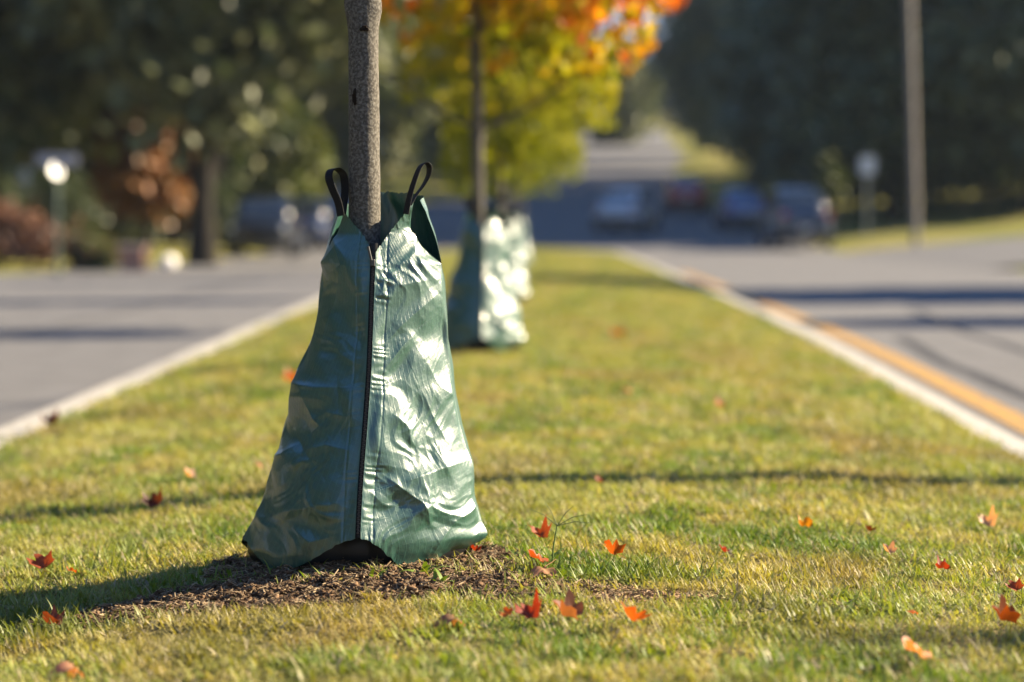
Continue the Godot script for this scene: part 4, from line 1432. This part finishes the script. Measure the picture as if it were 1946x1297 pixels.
func make_background() -> void:
	var dark := [Color(0.070, 0.090, 0.038), Color(0.085, 0.100, 0.042), Color(0.056, 0.078, 0.034)]
	var cold := [Color(0.062, 0.090, 0.045), Color(0.075, 0.100, 0.048), Color(0.090, 0.108, 0.045)]
	var olive := [Color(0.125, 0.135, 0.055), Color(0.100, 0.115, 0.048), Color(0.150, 0.155, 0.062)]
	var deep := [Color(0.080, 0.095, 0.042), Color(0.066, 0.084, 0.038), Color(0.100, 0.105, 0.048)]
	var mid := [Color(0.125, 0.135, 0.060), Color(0.090, 0.102, 0.048), Color(0.160, 0.165, 0.072)]
	var lime := [Color(0.13, 0.14, 0.022), Color(0.16, 0.16, 0.03), Color(0.10, 0.12, 0.02)]
	var rust := [Color(0.20, 0.075, 0.02), Color(0.16, 0.07, 0.02), Color(0.24, 0.11, 0.025)]
	var G1 := "trees on the left side of the street"
	var G2 := "trees on the right side of the street"
	big_tree("shade_tree", "big olive tree with a thick leaning forked trunk at left", -6.55, 51.0, 13.0, 4.1, 4.6, mid, G1, {"trunk": 0.24, "lean": Vector3(1.3, 0, 0), "count": 3600, "lobes": 13, "forks": [[0.13, Vector3(-1.2, 4.2, 0.3)], [0.13, Vector3(0.9, 3.2, -0.2)], [0.25, Vector3(-2.4, 3.2, 0.4)], [0.4, Vector3(-2.6, 2.6, 0.5)], [0.5, Vector3(2.4, 2.0, 0.4)]]})
	big_tree("shade_tree", "dark leafy tree left of the thick forked trunk", -11.6, 54.0, 12.0, 2.9, 4.4, deep, G1, {"count": 3200, "lobes": 12})
	big_tree("shade_tree", "dark tree above the street sign at the left edge", -13.2, 60.0, 13.0, 4.0, 4.4, dark, G1, {"count": 2800, "lobes": 12})
	big_tree("shade_tree", "tall dark tree behind the rust coloured one at left", -10.5, 72.0, 14.0, 1.6, 4.6, dark, G1, {"count": 3400, "lobes": 13})
	big_tree("shade_tree", "dark tree closing the left background beyond the brick house", -16.5, 88.0, 15.0, 1.0, 5.5, dark, G1, {"count": 3200, "lobes": 13, "size": [1.2, 2.0]})
	big_tree("shade_tree", "grey green tree right of the thick forked trunk", -7.6, 80.0, 14.0, 3.0, 4.2, olive, G1, {"count": 3000, "lobes": 12})
	big_tree("shade_tree", "tall olive tree behind the nearest trunk", -7.8, 112.0, 16.0, 2.0, 5.0, olive, G1, {"count": 3000, "lobes": 12, "size": [1.1, 1.9]})
	big_tree("shade_tree", "distant olive tree between the nearest trunk and the orange crown", -7.0, 150.0, 17.0, 1.5, 5.5, olive, G1, {"count": 2600, "lobes": 11, "size": [1.4, 2.4]})
	big_tree("rust_tree", "small rust orange tree beside the thick forked trunk", -8.45, 56.0, 4.3, 1.1, 1.35, rust, G1, {"lobes": 14, "hollow": 0.05, "count": 1000, "trunk": 0.1, "size": [0.5, 0.9]})
	big_tree("lime_tree", "yellow green sunlit tree right of the dark parked cars", -7.0, 73.0, 4.3, 0.6, 1.5, lime, G1, {"count": 1300, "trunk": 0.12, "size": [0.6, 1.0]})
	big_tree("shade_tree", "low dark tree filling the gap behind the left hedge", -14.2, 84.0, 8.0, 0.2, 4.5, dark, G1, {"count": 2600, "size": [1.1, 1.8]})
	big_tree("shade_tree", "dark tree far left behind the brick house roof", -22.5, 96.0, 15.0, 1.0, 6.0, dark, G1, {"count": 2600, "size": [1.3, 2.2]})

	var right := [[13.4, 85.0, 15.0, 1.6, 4.4, "dark dense tree just right of the parked dark car"], [17.8, 83.0, 15.0, 1.2, 4.8, "black green tree behind the utility pole"], [22.2, 87.0, 16.0, 1.2, 5.2, "black green tree at the right edge of the picture"], [12.6, 97.0, 12.0, 2.2, 3.6, "dark tree above the blue parked car"], [15.5, 104.0, 17.0, 0.5, 5.4, "tall dark tree behind the dense tree by the dark car"], [21.5, 108.0, 18.0, 0.5, 6.0, "tall dark tree in the back row at right"], [16.2, 134.0, 15.0, 1.0, 5.2, "dark green tree farther up the right side of the street"], [14.5, 160.0, 18.0, 1.5, 5.5, "hazy dark tree far up the right side"], [26.0, 95.0, 16.0, 0.5, 6.0, "dark tree beyond the right edge trees"], [18.6, 112.0, 13.0, 1.0, 5.2, "dark tree leaning over the red car"], [18.0, 124.0, 13.0, 1.0, 5.4, "dark tree between the red car and the bend"], [15.2, 95.0, 15.0, 1.0, 4.4, "dark tree behind the white road sign"]]
	for e in right:
		big_tree("shade_tree", e[5], e[0], e[1], e[2], e[3], e[4], cold, G2, {"count": 2100, "lobes": 13, "size": [1.1, 1.9]})
	big_tree("shade_tree", "olive tree on the left bank where the street bends", -2.6, 128.0, 15.0, 1.5, 4.0, olive, G1, {"count": 2600, "lobes": 12, "size": [1.1, 1.9]})
	big_tree("shade_tree", "grey green tree inside the bend of the street", 0.6, 160.0, 15.0, 1.2, 4.6, mid, G1, {"count": 2400, "lobes": 12, "size": [1.3, 2.2]})
	for e in [[13.6, 118.0, 10.0, "mid green tree on the right bank before the bend"], [14.6, 142.0, 11.0, "dull green tree on the right bank at the bend"], [15.5, 185.0, 14.0, "grey green tree beyond the bend"], [9.0, 205.0, 9.0, "pale grey tree at the head of the street"]]:
		big_tree("bank_tree", e[3], e[0], e[1], e[2], 0.3, 3.2, mid, G2, {"count": 1800, "size": [1.1, 1.9]})
	for e in [[-14.0, 175.0, "distant tree seen left of the nearest trunk"], [-20.0, 165.0, "distant tree behind the forked trunk's crown"], [-9.0, 200.0, "distant tree behind the tall olive one"], [-26.0, 150.0, "distant tree behind the dark left trees"], [-3.0, 210.0, "distant tree up the left bank behind the second trunk"]]:
		big_tree("distant_tree", e[2], e[0], e[1], 18.0, 0.5, 6.5, mid, "distant trees up the left hillside", {"count": 2200, "size": [1.6, 2.6]})
	# the leafy row along the left side of the street beside and behind the camera, mirrored in the bag's shaded side
	for k in 7:
		big_tree("street_tree", "leafy tree on the left verge, %s along the row beside the camera" % ["first", "second", "third", "fourth", "fifth", "sixth", "seventh"][k], [-13.0, -14.2, -13.4, -14.5, -13.2, -14.0, -13.5][k], -14.0 + 6.4 * k, [10.0, 11.5, 9.5, 11.0, 10.5, 12.0, 10.0][k], 1.2, 3.6, dark, "street trees on the left verge beside the camera", {"count": 1100, "size": [1.1, 1.9]})
	for e in [[-3.5, 262.0, 9.0, "far hilltop tree left of the orange crown"], [2.0, 270.0, 9.0, "far hilltop tree straight up the street"], [7.0, 275.0, 7.0, "far hilltop tree behind the orange crown"], [12.5, 280.0, 8.0, "far hilltop tree under the patch of bright sky"], [-11.0, 250.0, 14.0, "far hilltop tree at the left of the street's end"], [20.0, 262.0, 14.0, "far hilltop tree at the right of the street's end"], [5.0, 300.0, 12.0, "farthest hilltop tree at the street's end"]]:
		big_tree("hill_tree", e[3], e[0], e[1], e[2], 0.6, 5.2, [Color(0.07, 0.085, 0.05), Color(0.06, 0.08, 0.055)], "trees on the far hilltop", {"count": 1100, "size": [1.8, 3.0]})

	# trees and a pole beyond the right edge of the picture, whose shadows lie across the road and the lawn
	var SG := "roadside trees right of the picture that shade the road"
	big_tree("roadside_tree", "roadside tree beyond the right edge, its shade a broad band across the far road", 18.6, 35.2, 9.4, 4.4, 3.0, dark, SG, {"count": 2600})
	big_tree("roadside_tree", "slim roadside tree beyond the right edge, shading a narrow band of road", 15.6, 26.0, 6.8, 4.0, 1.0, dark, SG, {"count": 900, "trunk": 0.26, "size": [0.5, 0.9]})
	big_tree("columnar_tree", "slim columnar tree beyond the right edge, shading the front lawn", 9.9, 6.95, 5.0, 1.6, 0.22, dark, SG, {"count": 420, "trunk": 0.09, "size": [0.22, 0.4], "lean": Vector3(0.1, 0, 0), "forks": []})
	var near_pole := pole(Vector3(10.0, terrain_y(10.0, 9.8), -9.8), "tall wooden utility pole beyond the right edge of the picture", 9.5, 0.0)
	var far_pole := pole(Vector3(11.35, terrain_y(11.35, 67.8), -67.8), "pale wooden utility pole before the dark trees at right", 9.2, -0.35)
	for k in 3:
		var a := far_pole.position + Vector3(-0.3, [8.75, 7.2, 6.6][k], 0.25)
		var b := near_pole.position + Vector3(0.0, [8.95, 7.4, 6.8][k], -0.2)
		wire(a, b, [1.2, 1.9, 2.0][k], ["highest overhead wire from the pale pole", "middle overhead wire from the pale pole", "lowest overhead wire from the pale pole"][k])

	# cars
	var y := func(d: float) -> float: return ROAD_Y + rise(d)
	car("dark blue tall car parked before the dark trees at right", Vector3(8.5, y.call(73.0), -73.0), -PI * 0.5 + 0.05, lin(0.012, 0.022, 0.05), 1.28)
	car("mid blue car parked behind the dark tall car", Vector3(8.35, y.call(88.0), -88.0), -PI * 0.5, lin(0.06, 0.13, 0.32), 1.0)
	car("red car farther up the right side of the street", Vector3(7.2, y.call(101.0), -101.0), -PI * 0.5, lin(0.42, 0.03, 0.02), 1.0)
	car("silver car driving down the middle of the street", Vector3(4.1, y.call(86.0), -86.0), -PI * 0.5 - 0.25, lin(0.50, 0.52, 0.56), 1.0)
	car("black car parked beside the thick forked trunk at left", Vector3(-6.5, y.call(64.0), -64.0), PI * 0.5, lin(0.010, 0.011, 0.016), 1.1)
	car("navy car parked behind the black one at left", Vector3(-6.2, y.call(72.0), -72.0), PI * 0.5, lin(0.02, 0.03, 0.075), 1.05)
	car("pale blue car farther up the left side", Vector3(-5.9, y.call(88.0), -88.0), PI * 0.5, lin(0.12, 0.20, 0.30), 1.0)

	# small things before the dark trees at right
	var sg := thing("road_sign", Vector3(11.15, terrain_y(11.15, 76.0), -76.0), "small white road sign before the dark trees left of the pole", "road sign")
	part("post", tube([Vector3(0, -0.3, 0), Vector3(0, 2.6, 0)], [0.03, 0.03], 8), M.chrome, sg)
	var face := part("sign_plate", box(Vector3(0.45, 0.55, 0.02), 0.006), mat(lin(0.62, 0.64, 0.68), 0.5), sg)
	face.position = Vector3(0, 2.25, 0.045)
	big_tree("yellow_sapling", "little yellow leaved sapling left of the white road sign", 10.25, 76.0, 2.7, 1.5, 0.42, lime, G2, {"count": 160, "trunk": 0.03, "size": [0.35, 0.55]})

	# left verge
	house()
	street_sign()
	shrub("russet_shrub", "low russet brown mounded shrub under the street sign", -9.55, 45.0, Vector3(1.25, 0.62, 0.8), [Color(0.20, 0.095, 0.06), Color(0.25, 0.12, 0.075), Color(0.17, 0.08, 0.05)], 900, 0.18)
	shrub("green_shrub", "loose green and pink shrub right of the sign post", -7.95, 45.5, Vector3(0.5, 0.55, 0.5), [Color(0.09, 0.11, 0.03), Color(0.12, 0.13, 0.04), Color(0.26, 0.13, 0.09)], 420, 0.08)
	for e in [[-12.6, 66.0, "dark evergreen hedge bush below the left trees"], [-10.9, 68.0, "dark evergreen bush behind the rust coloured tree"], [-9.0, 70.0, "dark evergreen bush behind the forked trunk"], [-14.4, 64.0, "dark evergreen bush at the left edge"]]:
		shrub("hedge_bush", e[2], e[0], e[1], Vector3(1.5, 1.3, 1.0), dark, 700, 0.2, "dark bushes along the left gardens")
	var px := -7.05
	var pd := 45.0
	var pt := thing("brick_pillar", Vector3(px, terrain_y(px, pd), -pd), "low pinkish brick pillar at the edge of the left road", "pillar")
	var brick := mat(lin(0.36, 0.19, 0.13), 0.9)
	part("shaft", box(Vector3(0.46, 0.55, 0.46), 0.015, Vector3(0, 0.22, 0)), brick, pt)
	part("cap", box(Vector3(0.54, 0.06, 0.54), 0.02, Vector3(0, 0.53, 0)), mat(lin(0.45, 0.36, 0.28), 0.85), pt)
	var sp := SphereMesh.new()
	sp.radius = 0.17
	sp.height = 0.30
	sp.radial_segments = 16
	sp.rings = 8
	var stone := part("painted_stone", sp, mat(lin(0.75, 0.72, 0.70), 0.5), self)
	stone.position = Vector3(-6.75, ROAD_Y + 0.12, -47.5)
	stone.rotation = Vector3(0.2, 0.6, 0.1)
	stone.scale = Vector3(1.1, 1.0, 0.8)
	tag(stone, "small white painted stone at the left roadside", "stone")
